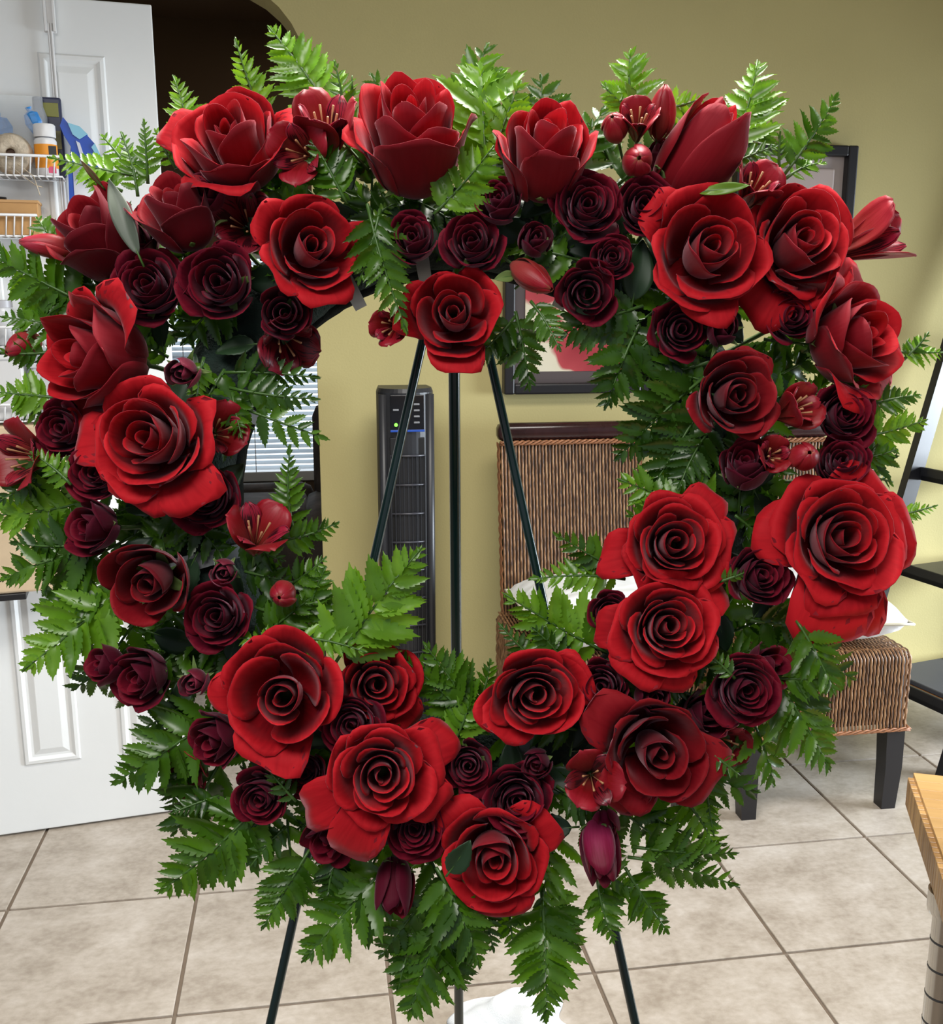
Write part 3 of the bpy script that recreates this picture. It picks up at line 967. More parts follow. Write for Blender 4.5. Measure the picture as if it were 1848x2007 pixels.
am = tag(empty('armchair', (0.27, 4.05, 0)), 'dark brown high backed armchair beside the far room window', 'armchair')
MB().box((0, 0.0, 0.24), (0.52, 0.6, 0.34), 0.06).build('seat', M_SOFA, am, True, 1.0)
MB().box((0, 0.25, 0.54), (0.54, 0.14, 0.80), 0.06).build('backrest', M_SOFA, am, True, 1.0)
for e in (-1, 1):
    MB().box((e*0.255, -0.02, 0.35), (0.10, 0.56, 0.44), 0.04).build('armrest', M_SOFA, am, True, 1.0)
    MB().box((e*0.22, -0.24, 0.035), (0.06, 0.06, 0.07)).build('foot', M_BLACKWOOD, am)
    MB().box((e*0.22, 0.26, 0.035), (0.06, 0.06, 0.07)).build('foot', M_BLACKWOOD, am)
# ================================================================== flowers
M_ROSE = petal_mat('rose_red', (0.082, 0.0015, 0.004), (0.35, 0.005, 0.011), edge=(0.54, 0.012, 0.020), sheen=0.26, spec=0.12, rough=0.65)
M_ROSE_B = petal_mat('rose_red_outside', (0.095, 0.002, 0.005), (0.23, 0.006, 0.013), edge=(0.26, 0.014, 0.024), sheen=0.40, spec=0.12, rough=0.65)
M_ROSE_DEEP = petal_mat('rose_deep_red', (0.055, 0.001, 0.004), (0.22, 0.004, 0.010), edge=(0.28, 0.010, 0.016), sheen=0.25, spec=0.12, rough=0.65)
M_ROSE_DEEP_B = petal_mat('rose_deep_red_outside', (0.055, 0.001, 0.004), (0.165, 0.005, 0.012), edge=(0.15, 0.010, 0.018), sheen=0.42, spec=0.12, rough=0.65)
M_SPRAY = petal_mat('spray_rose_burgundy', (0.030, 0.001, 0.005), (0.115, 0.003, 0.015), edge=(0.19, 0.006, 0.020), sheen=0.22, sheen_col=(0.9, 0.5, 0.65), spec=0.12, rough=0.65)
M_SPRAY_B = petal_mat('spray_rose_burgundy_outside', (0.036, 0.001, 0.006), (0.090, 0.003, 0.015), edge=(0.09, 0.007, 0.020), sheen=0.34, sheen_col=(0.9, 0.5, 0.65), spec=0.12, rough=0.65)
M_MAUVE = petal_mat('rose_bud_mauve', (0.06, 0.002, 0.010), (0.17, 0.012, 0.030), edge=(0.23, 0.02, 0.05), sheen=0.4, sheen_col=(0.9, 0.6, 0.75))
M_MAGENTA = petal_mat('rose_bud_magenta', (0.42, 0.03, 0.13), (0.20, 0.004, 0.035), edge=(0.12, 0.003, 0.015), sheen=0.3)
M_ALST = petal_mat('alstroemeria_red', (0.26, 0.04, 0.03), (0.24, 0.004, 0.008), edge=(0.33, 0.010, 0.025), sheen=0.10, rough=0.42, spec=0.35)
M_ALST_TIP = petal_mat('alstroemeria_tipped', (0.34, 0.06, 0.05), (0.32, 0.008, 0.018), edge=(0.40, 0.03, 0.06), sheen=0.10, rough=0.42, tip=(0.16, 0.24, 0.05), spec=0.35)
M_ALST_STREAK = petal_mat('alstroemeria_streaked', (0.40, 0.09, 0.06), (0.27, 0.008, 0.02), edge=(0.34, 0.012, 0.04), sheen=0.10, rough=0.42, streak=(0.035, 0.001, 0.005), spec=0.35)
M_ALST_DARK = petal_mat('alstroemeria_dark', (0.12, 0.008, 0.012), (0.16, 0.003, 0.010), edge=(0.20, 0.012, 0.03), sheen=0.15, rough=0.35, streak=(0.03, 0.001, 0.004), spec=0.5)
BACKS = {'rose_red': M_ROSE_B, 'rose_deep_red': M_ROSE_DEEP_B, 'spray_rose_burgundy': M_SPRAY_B}
M_SEPAL = leaf_mat('sepal_green', (0.09, 0.16, 0.03), (0.26, 0.36, 0.12), rough=0.5, trans=0.15, spec=0.3)
M_STEM = plain('stem_green', (0.07, 0.13, 0.03), 0.5, noise=0.3)
M_STAMEN = plain('stamen', (0.45, 0.22, 0.10), 0.6)
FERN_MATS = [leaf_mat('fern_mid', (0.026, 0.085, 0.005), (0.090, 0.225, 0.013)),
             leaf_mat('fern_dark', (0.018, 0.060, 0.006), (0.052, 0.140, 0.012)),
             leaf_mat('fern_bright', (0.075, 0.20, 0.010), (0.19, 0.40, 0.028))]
M_RACHIS = plain('fern_rachis', (0.06, 0.14, 0.025), 0.4)
M_ROSELEAF = leaf_mat('rose_leaf_dark', (0.010, 0.032, 0.014), (0.030, 0.070, 0.028), rough=0.45, trans=0.08, spec=0.4)
M_LILYLEAF = leaf_mat('alstroemeria_leaf', (0.13, 0.28, 0.02), (0.24, 0.42, 0.05), rough=0.35)
M_GREYLEAF = leaf_mat('grey_green_leaf', (0.06, 0.085, 0.06), (0.12, 0.15, 0.11), rough=0.5, trans=0.05)

D_W = 0.95
RC = (900.0, 965.0)          # ring centre in image pixels, cast onto the wreath plane


def WP(a, b, n=0.0):
    """a point of the wreath: image pixel a, b cast from the camera onto the assumed wreath plane, raised n metres towards the viewer"""
    d = D_W-n
    return CAM+(FW+RT*((a-924.0)/F_PX)+UP*((1003.5-b)/F_PX))*d  # camera ray through the image pixel, cut at the assumed wreath depth


def facing(dx, dy):
    return (RT*dx+UP*dy-FW).normalized()


def frame(origin, z, spin=0.0, hint=None):
    z = Vector(z).normalized()
    h = hint or UP
    x = h.cross(z)
    if x.length < 1e-4:
        x = RT.cross(z)
    x.normalize()
    y = z.cross(x)
    R3 = Matrix((x, y, z)).transposed()
    return Matrix.Translation(origin) @ (R3 @ Matrix.Rotation(spin, 3, 'Z')).to_4x4()


def ring_point(p):
    """nearest point on the middle line of the foam ring"""
    c = WP(RC[0], RC[1], -0.02)
    d = p-c
    x, y = d.dot(RT), d.dot(UP)
    k = 505*D_W/F_PX/max(1e-6, math.hypot(x, y))
    return c+RT*x*k+UP*y*k


def sheet(P, th):
    """grid (nv, nu, 3) -> closed thin petal with rounded rim; returns verts, faces, uv"""
    nv, nu, _ = P.shape
    du = np.gradient(P, axis=1)
    dv = np.gradient(P, axis=0)
    n = np.cross(du, dv)
    n /= (np.linalg.norm(n, axis=2, keepdims=True)+1e-9)
    tv = np.ones((nv, nu, 1))
    tv[-1, :, 0] = 0.45
    tv[:, 0, 0] = 0.45
    tv[:, -1, 0] = 0.45
    A = (P+n*th*0.5*tv).reshape(-1, 3)
    B = (P-n*th*0.5*tv).reshape(-1, 3)
    k = nv*nu
    idx = np.arange(k).reshape(nv, nu)
    q = np.stack([idx[:-1, :-1], idx[:-1, 1:], idx[1:, 1:], idx[1:, :-1]], -1).reshape(-1, 4)
    qb = q[:, ::-1]+k
    rim = np.concatenate([idx[:, 0][::-1], idx[0, 1:], idx[1:, -1], idx[-1, :-1][::-1]])
    a = rim
    b = np.roll(rim, -1)
    rq = np.stack([b, a, a+k, b+k], -1)[:-1] if rim[0] != rim[-1] else np.stack([b, a, a+k, b+k], -1)[:-1]
    uu, vv = np.meshgrid(np.linspace(0, 1, nu), np.linspace(0, 1, nv))
    uv = np.stack([uu, vv], -1).reshape(-1, 2)
    return np.concatenate([A, B]), np.concatenate([q, qb, rq]).tolist(), np.concatenate([uv, uv])


def bez(p, t):
    p0, p1, p2, p3 = p
    a = (1-t)
    return p0*a**3+3*p1*a*a*t+3*p2*a*t*t+p3*t**3


def rose_petal(R, t, phi, w, H, op, r_, nu, nv, curl=1.0, flop=0.0, close=0.0):
    u = np.linspace(-1, 1, nu)[None, :]
    v = np.linspace(0, 1, nv)[:, None]
    drop = 0.10+0.16*t+0.06*r_.random()
    tip = (0.02+0.13*t)*r_.random()
    skew = r_.uniform(-0.35, 0.35)
    vv = v*(1-drop*np.abs(u)**2.6+tip*np.clip(1-1.6*np.abs(u-skew), 0, 1)**1.3)
    wv = w*(0.30+0.70*np.sin(np.minimum(v/0.62, 1)*math.pi/2))*(1-0.10*np.clip((v-0.75)/0.25, 0, 1)**2)
    rim_r = (0.05+(0.62+0.34*op)*t**0.88)*(1-0.55*close)*(1+r_.uniform(-0.07, 0.07)*min(1, 2*t))
    oz = 0.98-0.55*op**1.3
    k_ = t**2.0
    rim_z = H*((0.80+0.20*math.sin(math.pi*min(1, t*1.1)))*(1-k_)+oz*k_)*(1+r_.uniform(-0.05, 0.05))
    pr = [0.10, 0.12+0.60*t**0.8, 0.10+(0.66+0.12*op)*t**0.8*(1-0.22*close), rim_r]
    pz = [0.0, 0.02*H, H*(0.60-0.16*op*t), rim_z]
    r = bez(pr, vv)+0*u
    z = bez(pz, vv)+0*u
    s = np.clip((vv-0.66)/0.34, 0, 1)
    side = 0.35+0.9*np.abs(u)**1.8
    c = curl*(0.03+0.36*t**1.5)*(0.55+0.6*op)*(0.6+0.8*r_.random())*(1-close)
    r = r+c*s**1.7*side+flop*s**1.3
    z = z-c*0.75*s**2.6*side-flop*0.9*s**2
    ph = r_.random()*6.28
    wob = 1+2.2*flop
    r = r+wob*(0.030*t*np.sin(3.1*u+ph)*s+0.018*np.sin(5.6*u+2*ph)*s*t)
    z = z+wob*(0.030*np.sin(2.6*u+ph*1.7)*s*(0.3+t)+0.016*np.sin(6.3*u+ph)*s**2*t)
    sp = 0.10*(1-0.5*t)
    r = r*(1+sp*u)
    th = phi+wv*u
    P = np.stack([r*np.cos(th), r*np.sin(th), z+0*th], -1)*R
    return P


def sepals(root, R, n, seed, mat, length=0.8, out=0.6, width=0.16, green=True):
    r_ = random.Random(seed)
    for i in range(n):
        a = 2*math.pi*i/n+r_.uniform(-0.2, 0.2)
        v = np.linspace(0, 1, 7)[:, None]
        u = np.linspace(-1, 1, 4)[None, :]
        wd = width*np.sin(np.clip(v*0.93+0.07, 0, 1)*math.pi)**0.7*(1-v*0.55)
        o_ = out*r_.uniform(0.6, 1.3)
        rr = 0.12+0.30*np.sin(v*1.6)+o_*v**2.2*0.5
        zz = -0.02+length*v*(0.75-0.5*o_*v)-0.05*np.sin(v*6+i)
        x = rr*math.cos(a)-u*wd*math.sin(a)
        y = rr*math.sin(a)+u*wd*math.cos(a)
        P = np.stack([x, y, zz+0.04*u*u], -1)*R
        V, Fc, uv = sheet(P, 0.0007)
        mesh_np('sepal', V, Fc, mat, root, uv)


def stem(root, R, L, base, rad=0.0022, mat=None):
    MB().lathe([(0, -0.010), (R*0.10, -0.008), (R*0.17, 0.0), (R*0.13, R*0.10), (0, R*0.12)], 10).build('hip', mat or M_STEM, root, True)
    # the stem bends back into the foam ring
    q = ring_point(base)
    Li = (Matrix.Translation(base) @ L).inverted()
    e = Li @ q
    c = Vector((0, 0, -min(0.045, 0.55*e.length)))
    MB().tube([(Vector((0, 0, 0))*(1-t)**2)+c*(2*t*(1-t))+e*t*t for t in (0, 0.2, 0.4, 0.6, 0.8, 1.0)], rad, 6).build('stem', mat or M_STEM, root, True)


def rose(cx, cy, rad, dx, dy, label, n=0.05, kind='big', op=0.5, np_=20, seed=1, spin=None, H=1.2, sx=1.0, sy=1.0, mat=None,
         group=None, extras=(), sep=0, zc=None, name=None, sepout=0.6, close=0.0, gap=0.0):
    r_ = random.Random(seed*77+13)
    R = rad*(D_W-n)/F_PX
    z = facing(dx, dy)
    spin = r_.uniform(0, 6.28) if spin is None else spin
    zc = (0.62*H if zc is None else zc)*R
    base = WP(cx, cy, n)-z*zc
    if sx != 1 or sy != 1:
        Mx = frame(base, z) @ Matrix.Diagonal((sx, sy, 1, 1)) @ Matrix.Rotation(spin, 4, 'Z')
    else:
        Mx = frame(base, z, spin)
    root = empty(name or ('rose' if kind == 'big' else 'spray_rose'), mat=Matrix.Translation(base))
    cat = 'rose' if kind != 'bud' else 'rose bud'
    tag(root, label, cat, group or {'big': 'large red roses on the wreath', 'small': 'small burgundy spray roses on the wreath', 'bud': 'rosebuds on the wreath'}[kind])
    L = Matrix.Translation(-base) @ Mx
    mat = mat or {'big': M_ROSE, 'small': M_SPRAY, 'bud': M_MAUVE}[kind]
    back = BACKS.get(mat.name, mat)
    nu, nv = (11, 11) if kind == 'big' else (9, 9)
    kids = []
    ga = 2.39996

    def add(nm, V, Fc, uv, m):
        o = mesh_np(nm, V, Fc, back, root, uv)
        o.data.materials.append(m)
        h_ = (len(V)//2)
        o.data.polygons.foreach_set('material_index', [1 if min(f) >= h_ else 0 for f in Fc])
        o.matrix_basis = L
        kids.append(o)

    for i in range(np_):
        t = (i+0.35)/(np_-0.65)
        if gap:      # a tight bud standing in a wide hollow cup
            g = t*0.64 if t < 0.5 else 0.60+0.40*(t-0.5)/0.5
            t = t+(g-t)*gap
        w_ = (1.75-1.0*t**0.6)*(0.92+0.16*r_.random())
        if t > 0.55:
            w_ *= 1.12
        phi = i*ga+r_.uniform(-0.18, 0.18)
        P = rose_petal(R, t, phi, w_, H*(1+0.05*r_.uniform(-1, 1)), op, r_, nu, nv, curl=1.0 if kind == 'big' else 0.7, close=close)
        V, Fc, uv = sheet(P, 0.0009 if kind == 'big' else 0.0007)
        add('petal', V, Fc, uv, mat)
    # outer petals that flop outwards: (angle in the picture counter-clockwise from right, amount, width)
    for (ang, fl, w_) in extras:
        phi = math.radians(ang)-spin
        P = rose_petal(R, 1.0, phi, w_, H*0.98, op, r_, 11, 12, curl=0.7, flop=fl)
        V, Fc, uv = sheet(P, 0.0009)
        add('petal', V, Fc, uv, mat)
    tmp = empty('tmp')
    stem(tmp, R, L, base)
    if sep:
        sepals(tmp, R, sep, seed, M_SEPAL, out=sepout)
    for o in list(tmp.children):
        o.parent = root
        o.matrix_basis = L
    bpy.data.objects.remove(tmp)
    return root


def bulge(a, b, top=0.055):
    rho = math.hypot(a-RC[0], b-RC[1])
    s = (rho-590)/300.0
    return top*math.sqrt(max(0.0, 1-s*s))


def alst(cx, cy, rad, dx, dy, label, n=None, op=0.6, seed=1, mats=None, bud=False, len_=1.5, spin=None, group=None):
    """lily-like flower: three broad outer petals, three narrow streaked inner ones, stamens; or a closed bud"""
    r_ = random.Random(seed*31+5)
    n = bulge(cx, cy)+0.018 if n is None else n
    R = rad*(1.0 if bud else 1.42)*(D_W-n)/F_PX
    z = facing(dx, dy)
    spin = r_.uniform(0, 6.28) if spin is None else spin
    Ls = len_*R/(1.0 if bud else 1.15)
    base = WP(cx, cy, n)-z*Ls*(0.5 if bud else 0.55)
    root = empty('alstroemeria_bud' if bud else 'alstroemeria', mat=frame(base, z, spin))
    tag(root, label, 'flower bud' if bud else 'flower', group or 'red alstroemeria flowers and buds on the wreath')
    mo, mi = mats or ((M_ALST_TIP, M_ALST_STREAK) if bud else (M_ALST, M_ALST_STREAK))
    v = np.linspace(0, 1, 11)[:, None]
    u = np.linspace(-1, 1, 8)[None, :]
    if bud:
        for k in range(5):
            phi = k*2*math.pi/5+r_.uniform(-0.2, 0.2)
            fo = 0.0 if k < 3 else 0.22
            rr = R*(0.10+0.62*np.sin(np.minimum(v, 0.999)**0.85*math.pi)**0.8+fo*v**3*(1-v))*(1+0.06*u)*(1-0.10*(k % 2))
            rr = np.maximum(rr, 0.01*R)
            vv = v*(1-0.05*np.abs(u)**2)
            th = phi+u*(0.25+0.75*np.sin(np.minimum(v*1.1, 1)*math.pi/2))*0.95
            P = np.stack([rr*np.cos(th), rr*np.sin(th), Ls*vv+0*th], -1)
            V, Fc, uv = sheet(P, 0.0009)
            mesh_np('petal', V, Fc, mo if k % 2 == 0 else M_ALST, root, uv)
    else:
        for k in range(6):
            inner = k >= 3
            phi = (k % 3)*2*math.pi/3+(math.pi/3 if inner else 0)+r_.uniform(-0.14, 0.14)
            a0, a1 = 0.18, 0.18+op*r_.uniform(0.85, 1.25)*(0.9 if inner else 1.15)
            ang = a0+(a1-a0)*v**1.3+0.35*op*np.clip((v-0.7)/0.3, 0, 1)**2
            ds = np.diff(v, axis=0)
            am = (ang[1:]+ang[:-1])/2
            s = Ls*(0.92 if inner else 1.0)*(1.0 if op < 0.7 else 1.05)
            r0 = np.vstack([[[0]], np.cumsum(np.sin(am)*ds, 0)])*s+0.07*R
            z0 = np.vstack([[[0]], np.cumsum(np.cos(am)*ds, 0)])*s
            wm = (0.27 if inner else 0.50)*R
            wv = wm*(0.16+0.84*np.sin(np.clip(v*0.98, 0, 1)**1.55*math.pi)**0.75*(1-0.0*v))
            wv = np.where(v > 0.97, wv*0.55, wv)
            tilt = -0.40*np.abs(u)**2*wv*(0.6 if inner else 0.9)
            wob = 0.03*R*np.sin(4*u+k)*v**2
            rad_ = r0+0*u+tilt*np.cos(ang)*-0.6+wob
            zz = z0+0*u-tilt*np.sin(ang)*0.8
            tx = u*wv
            x = rad_*math.cos(phi)-tx*math.sin(phi)
            y = rad_*math.sin(phi)+tx*math.cos(phi)
            P = np.stack([x, y, zz+0*x], -1)
            V, Fc, uv = sheet(P, 0.0009)
            mesh_np('petal', V, Fc, mi if inner else mo, root, uv)
        for k in range(5):
            a = k*1.26+r_.uniform(-0.3, 0.3)
            q = 0.16*R
            pts = [(0.03*R*math.cos(a), 0.03*R*math.sin(a), 0.2*Ls), (q*math.cos(a), q*math.sin(a), 0.55*Ls), (q*1.6*math.cos(a), q*1.6*math.sin(a), 0.80*Ls)]
            MB().tube(pts, [0.0006, 0.0005, 0.0011], 5).build('stamen', M_STAMEN, root, True)
    MB().lathe([(0, -0.02*R), (0.10*R, 0), (0.12*R, 0.08*R), (0.06*R, 0.16*R), (0, 0.17*R)], 8).build('ovary', M_STEM, root, True)
    MB().tube([(0, 0, 0), (0.02*R, 0, -0.02), (0, 0.03*R, -0.045)], 0.0014, 6).build('stem', M_STEM, root, True)
    return root


# ------------------------------------------------------------------ fern leaflets and fronds
def leaflet_mesh(name, teeth, wmax, depth, mat, seed):
    r_ = random.Random(seed)
    V, Fc = [], []
    def wy(y):
        return wmax*max(0.0, math.sin(math.pi*min(1, max(0, y))**0.72))**0.75*(1-0.35*y)+0.004
    def zz(x, y):
        return 0.42*abs(x)-0.16*y*y+0.02*math.sin(9*y)
    ys = [k/teeth for k in range(teeth+1)]
    for y in ys:
        V.append((0, y, zz(0, y)-0.008))
    for sgn in (-1, 1):
        b0 = len(V)
        for k in range(teeth+1):
            y = ys[k]
            wn = wy(y)*(1-depth) if 0 < k < teeth else 0.006
            V.append((sgn*wn, min(1.0, y+0.05/teeth), zz(wn, y)-0.012))
        t0 = len(V)
        for k in range(teeth):
            yt = min(1.0, ys[k]+(1.02+0.15*r_.random())/teeth)
            wt = wy(ys[k]+0.62/teeth)*(0.92+0.16*r_.random())
            if k == teeth-1:
                wt, yt = 0.004, 1.03
            V.append((sgn*wt, yt, zz(wt, yt)))
        s0 = len(V)
        for k in range(teeth):
            ym = ys[k]+0.50/teeth
            wm = wy(ym)*0.96
            if k == teeth-1:
                wm *= 0.6
            V.append((sgn*wm, ym, zz(wm, ym)))
        for k in range(teeth):
            f = (k, b0+k, s0+k, t0+k, b0+k+1, k+1)
            Fc.append(f if sgn < 0 else f[::-1])
    me = bpy.data.meshes.new(name)
    me.from_pydata(V, [], Fc)
    me.polygons.foreach_set('use_smooth', [True]*len(me.polygons))
    me.materials.append(mat)
    me.update()
    return me


LEAF = {}
for mi_, mt_ in enumerate(FERN_MATS):
    LEAF[mi_] = {
        'big': [leaflet_mesh('leaflet', 8, 0.225, 0.26, mt_, 3), leaflet_mesh('leaflet', 9, 0.215, 0.30, mt_, 4)],
        'mid': [leaflet_mesh('leaflet', 7, 0.220, 0.20, mt_, 5), leaflet_mesh('leaflet', 6, 0.235, 0.18, mt_, 6)],
        'tip': [leaflet_mesh('leaflet', 4, 0.235, 0.15, mt_, 7), leaflet_mesh('leaflet', 5, 0.225, 0.15, mt_, 8)]}
    TERM = LEAF[mi_]


def fern(ax_, ay_, bx2, by2, label, m=0, pairs=9, width=0.40, na=None, nb=None, roll=0.0, seed=None, bend=0.08, side=0.0, group='leatherleaf fern fronds around the wreath', start=0.14, loose=1.0):
    seed = rng.randrange(10**6) if seed is None else seed
    r_ = random.Random(seed)
    na = bulge(ax_, ay_)*0.35 if na is None else na
    nb = na-0.005 if nb is None else nb
    A, B = WP(ax_, ay_, na), WP(bx2, by2, nb)
    Ln = (B-A).length
    yd = (B-A).normalized()
    nrm = -FW
    xd = yd.cross(nrm).normalized()
    zd = xd.cross(yd)
    M = Matrix.Translation(A) @ Matrix((xd, yd, zd)).transposed().to_4x4() @ Matrix.Rotation(roll, 4, 'Y')
    root = empty('fern_frond', mat=M)
    tag(root, label, 'fern', group)

    def cen(s):
        return Vector((side*4*s*(1-s)*Ln, s*Ln, bend*4*s*(1-s)*Ln))
    nseg = 8
    MB().tube([cen(k/nseg) for k in range(nseg+1)], [0.0015*(1-0.7*k/nseg)+0.0002 for k in range(nseg+1)], 5).build('rachis', M_RACHIS, root, True)
    kind = LEAF[m]
    for i in range(pairs):
        f = i/(pairs-1)
        s = start+(0.95-start)*f**0.92
        for sg in (-1, 1):
            ss = s+(0.35*(0.95-start)/pairs if sg > 0 else 0)
            if ss > 0.975:
                continue
            prof = (0.80+0.2*min(1, f/0.15))*(1-f)**0.80+0.10
            ln = Ln*width*1.10*prof*r_.uniform(0.88, 1.12)
            if ln < 0.004:
                continue
            me = r_.choice(kind['big'] if prof > 0.62 and width*Ln > 0.028 else (kind['mid'] if prof > 0.33 else kind['tip']))
            ang = math.radians((60-22*f)+r_.uniform(-8, 8)*loose)
            Mx = Matrix.Translation(cen(ss)) @ Matrix.Rotation(-sg*ang, 4, 'Z') @ Matrix.Rotation(r_.uniform(-0.45, 0.45)*loose-sg*0.10, 4, 'Y') @ Matrix.Rotation(r_.uniform(-0.18, 0.26)*loose, 4, 'X') @ Matrix.Scale(ln, 4)
            instance('leaflet', me, root, Mx)
    instance('leaflet', kind['tip'][0], root, Matrix.Translation(cen(0.88)) @ Matrix.Scale(Ln*0.13, 4))
    return root


def broad_leaf(ax_, ay_, bx2, by2, label, mat, wid=0.38, na=0.02, nb=0.03, roll=0.0, name='leaf', cat='leaf', group=None, fold=0.3, curl=0.15, teeth=0.0):
    A, B = WP(ax_, ay_, na), WP(bx2, by2, nb)
    Ln = (B-A).length
    yd = (B-A).normalized()
    xd = yd.cross(-FW).normalized()
    zd = xd.cross(yd)
    M = Matrix.Translation(A) @ Matrix((xd, yd, zd)).transposed().to_4x4() @ Matrix.Rotation(roll, 4, 'Y')
    root = empty(name, mat=M)
    tag(root, label, cat, group)
    v = np.linspace(0, 1, 15)[:, None]
    u = np.linspace(-1, 1, 9)[None, :]
    w_ = wid*0.5*np.sin(np.clip(v, 0, 1)**0.85*math.pi)**0.85+0.006
    w_ = w_*(1+teeth*np.where((np.arange(15) % 2)[:, None] == 1, 1, -1)*np.abs(u)**4)
    P = np.stack([u*w_, v+0*u, fold*np.abs(u)*w_-curl*v**2+0.03*np.sin(7*v)*u], -1)*Ln
    V, Fc, uv = sheet(P, 0.0006)
    mesh_np('blade', V, Fc, mat, root, uv)
    MB().tube([(0, -0.15*Ln, -0.01*Ln), (0, 0, 0), (0, 0.5*Ln, -0.005*Ln-curl*0.25*Ln), (0, 0.95*Ln, -curl*0.9*Ln)], [0.0011, 0.0010, 0.0007, 0.0003], 5).build('midrib', M_RACHIS, root, True)
    return root


# ------------------------------------------------------------------ ring, straps, easel
M_FOAM = plain('wet_foam_dark_green', (0.008, 0.022, 0.016), 0.85, noise=0.5, scale=60, bump=0.6, bscale=300)
M_CAGE = plain('green_black_cage', (0.004, 0.006, 0.005), 0.8, spec=0.1, bump=0.4, bscale=150)
M_STRAP = plain('grey_ribbon_strap', (0.16, 0.17, 0.18), 0.45)
M_EASEL = plain('easel_dark_green', (0.0035, 0.018, 0.018), 0.22, spec=0.7)
wr = tag(empty('wreath_ring', WP(RC[0], RC[1], -0.025)), 'round dark foam wreath form hidden under the roses and ferns', 'wreath form')


def torus(Rm, rm, seg, ring, a0=0, a1=2*math.pi, wob=0.0, nz=1.0, seed=2):
    r_ = random.Random(seed)
    V, Fc = [], []
    for i in range(seg+1):
        A = a0+(a1-a0)*i/seg
        for k in range(ring):
            t = 2*math.pi*k/ring
            q = rm*(1+wob*math.sin(7*A+3*t)*math.sin(13*A)+wob*0.5*r_.uniform(-1, 1))
            p = RT*(math.cos(A)*(Rm+q*math.cos(t)))+UP*(math.sin(A)*(Rm+q*math.cos(t)))-FW*(q*nz*math.sin(t))
            V.append(tuple(p))
    for i in range(seg):
        for k in range(ring):
            Fc.append((i*ring+k, i*ring+(k+1) % ring, (i+1)*ring+(k+1) % ring, (i+1)*ring+k))
    return V, Fc


PXM = D_W/F_PX
V, Fc = torus(522*PXM, 82*PXM, 96, 14, wob=0.05)
mesh_np('foam', V, Fc, M_FOAM, wr)
V, Fc = torus(464*PXM, 30*PXM, 96, 10, wob=0.10)
o = mesh_np('inner_band', V, Fc, M_CAGE, wr)
for a in (118, 99, 62, 20, -30, -75, -120, -165, 160):
    A = math.radians(a)
    V, Fc = torus(518*PXM, 97*PXM, 2, 18, A-0.030, A+0.030, nz=1.0)
    mesh_np('strap', V, Fc, M_STRAP, wr)

es = tag(empty('easel', (WP(820, 700, -0.05).x, WP(820, 700, -0.05).y, 0)), 'dark green wire easel standing behind the wreath', 'easel')


def leg(p, q, rad, nm='leg', n0=-0.075):
    """straight tube from p through q down to the floor"""
    P0, P1 = p, q
    k = P0.z/(P0.z-P1.z)
    Fl = P0+(P1-P0)*k
    Mi = Matrix.Translation(es.location).inverted()
    o_ = MB().tube([Mi @ P0, Mi @ (Fl+Vector((0, 0, 0.006)))], rad, 12).build(nm, M_EASEL, es, True, 0.8)
    MB().tube([Mi @ (Fl+(P0-Fl).normalized()*0.03), Mi @ Fl], rad*1.35, 10).build('rubber_tip', M_BLACKPL, o_, True, 0.8)
    return Fl


T0 = WP(893, 420, -0.085)
leg(WP(846, 590, -0.08), WP(531, 2007, -0.08), 0.0046)
leg(WP(936, 590, -0.08), WP(1244, 2007, -0.08), 0.0046)
R0 = WP(889, 560, -0.10)
leg(R0, WP(899, 1960, -0.42), 0.0062, 'rear_leg')
Mi = Matrix.Translation(es.location).inverted()
MB().tube([Mi @ WP(846, 592, -0.08), Mi @ WP(870, 520, -0.085), Mi @ WP(893, 500, -0.09), Mi @ WP(914, 520, -0.085), Mi @ WP(936, 592, -0.08)], 0.0046, 10).build('top_loop', M_EASEL, es, True, 0.8)
MB().tube([Mi @ WP(889, 500, -0.09), Mi @ WP(889, 575, -0.105)], 0.006, 10).build('hinge', M_EASEL, es, True, 0.8)
# ------------------------------------------------------------------ large red roses
def big(cx, cy, rad, dx, dy, label, op, np_, seed, **k):
    lift = k.pop('lift', 0.022)
    n = k.pop('n', None)
    n = bulge(cx, cy)+lift if n is None else n
    rose(cx, cy, rad/(0.68+0.32*op), dx, dy, label, n=n, op=op, np_=np_, seed=seed, **k)


big(448, 270, 110, -0.12, 0.50, 'big half open red rose against the dark doorway at top left', 0.50, 16, 1, gap=0.7, H=1.35, sep=5, extras=[(22, 0.30, 0.50), (158, 0.22, 0.55), (262, 0.12, 0.8)])
big(808, 250, 103, 0.0, 0.76, 'largest cupped red rose at the top, left of centre', 0.40, 16, 2, H=1.80, sep=5, extras=[(120, 0.02, 0.9), (190, 0.12, 0.6), (275, 0.03, 1.1)])
big(1070, 286, 87, 0.06, 0.72, 'cupped red rose at the top, right of centre beside small pink buds', 0.32, 13, 3, H=1.70, sep=5, extras=[(190, 0.06, 0.6), (350, 0.03, 0.7)])
big(1385, 278, 84, 0.95, 1.35, 'closed red rosebud in profile leaning up right at top right', 0.06, 10, 4, H=1.75, sep=5, close=0.5)
big(1393, 486, 112, 0.06, 0.04, 'open red rose over the dark ribbon at upper right with folded lower lip', 0.60, 16, 5, gap=0.8, extras=[(268, 0.16, 0.7), (140, 0.14, 0.6)])
big(1572, 470, 106, 0.14, 0.10, 'bright open red rose in front of the shadow box corner', 0.66, 19, 6, gap=0.5, sy=1.12, extras=[(235, 0.34, 0.7)])
big(1685, 658, 110, 0.72, 0.12, 'big red rose turned right at the right edge with hanging lower petal', 0.58, 16, 7, sep=4, extras=[(78, 0.22, 0.9), (318, 0.46, 0.5), (268, 0.20, 0.8)])
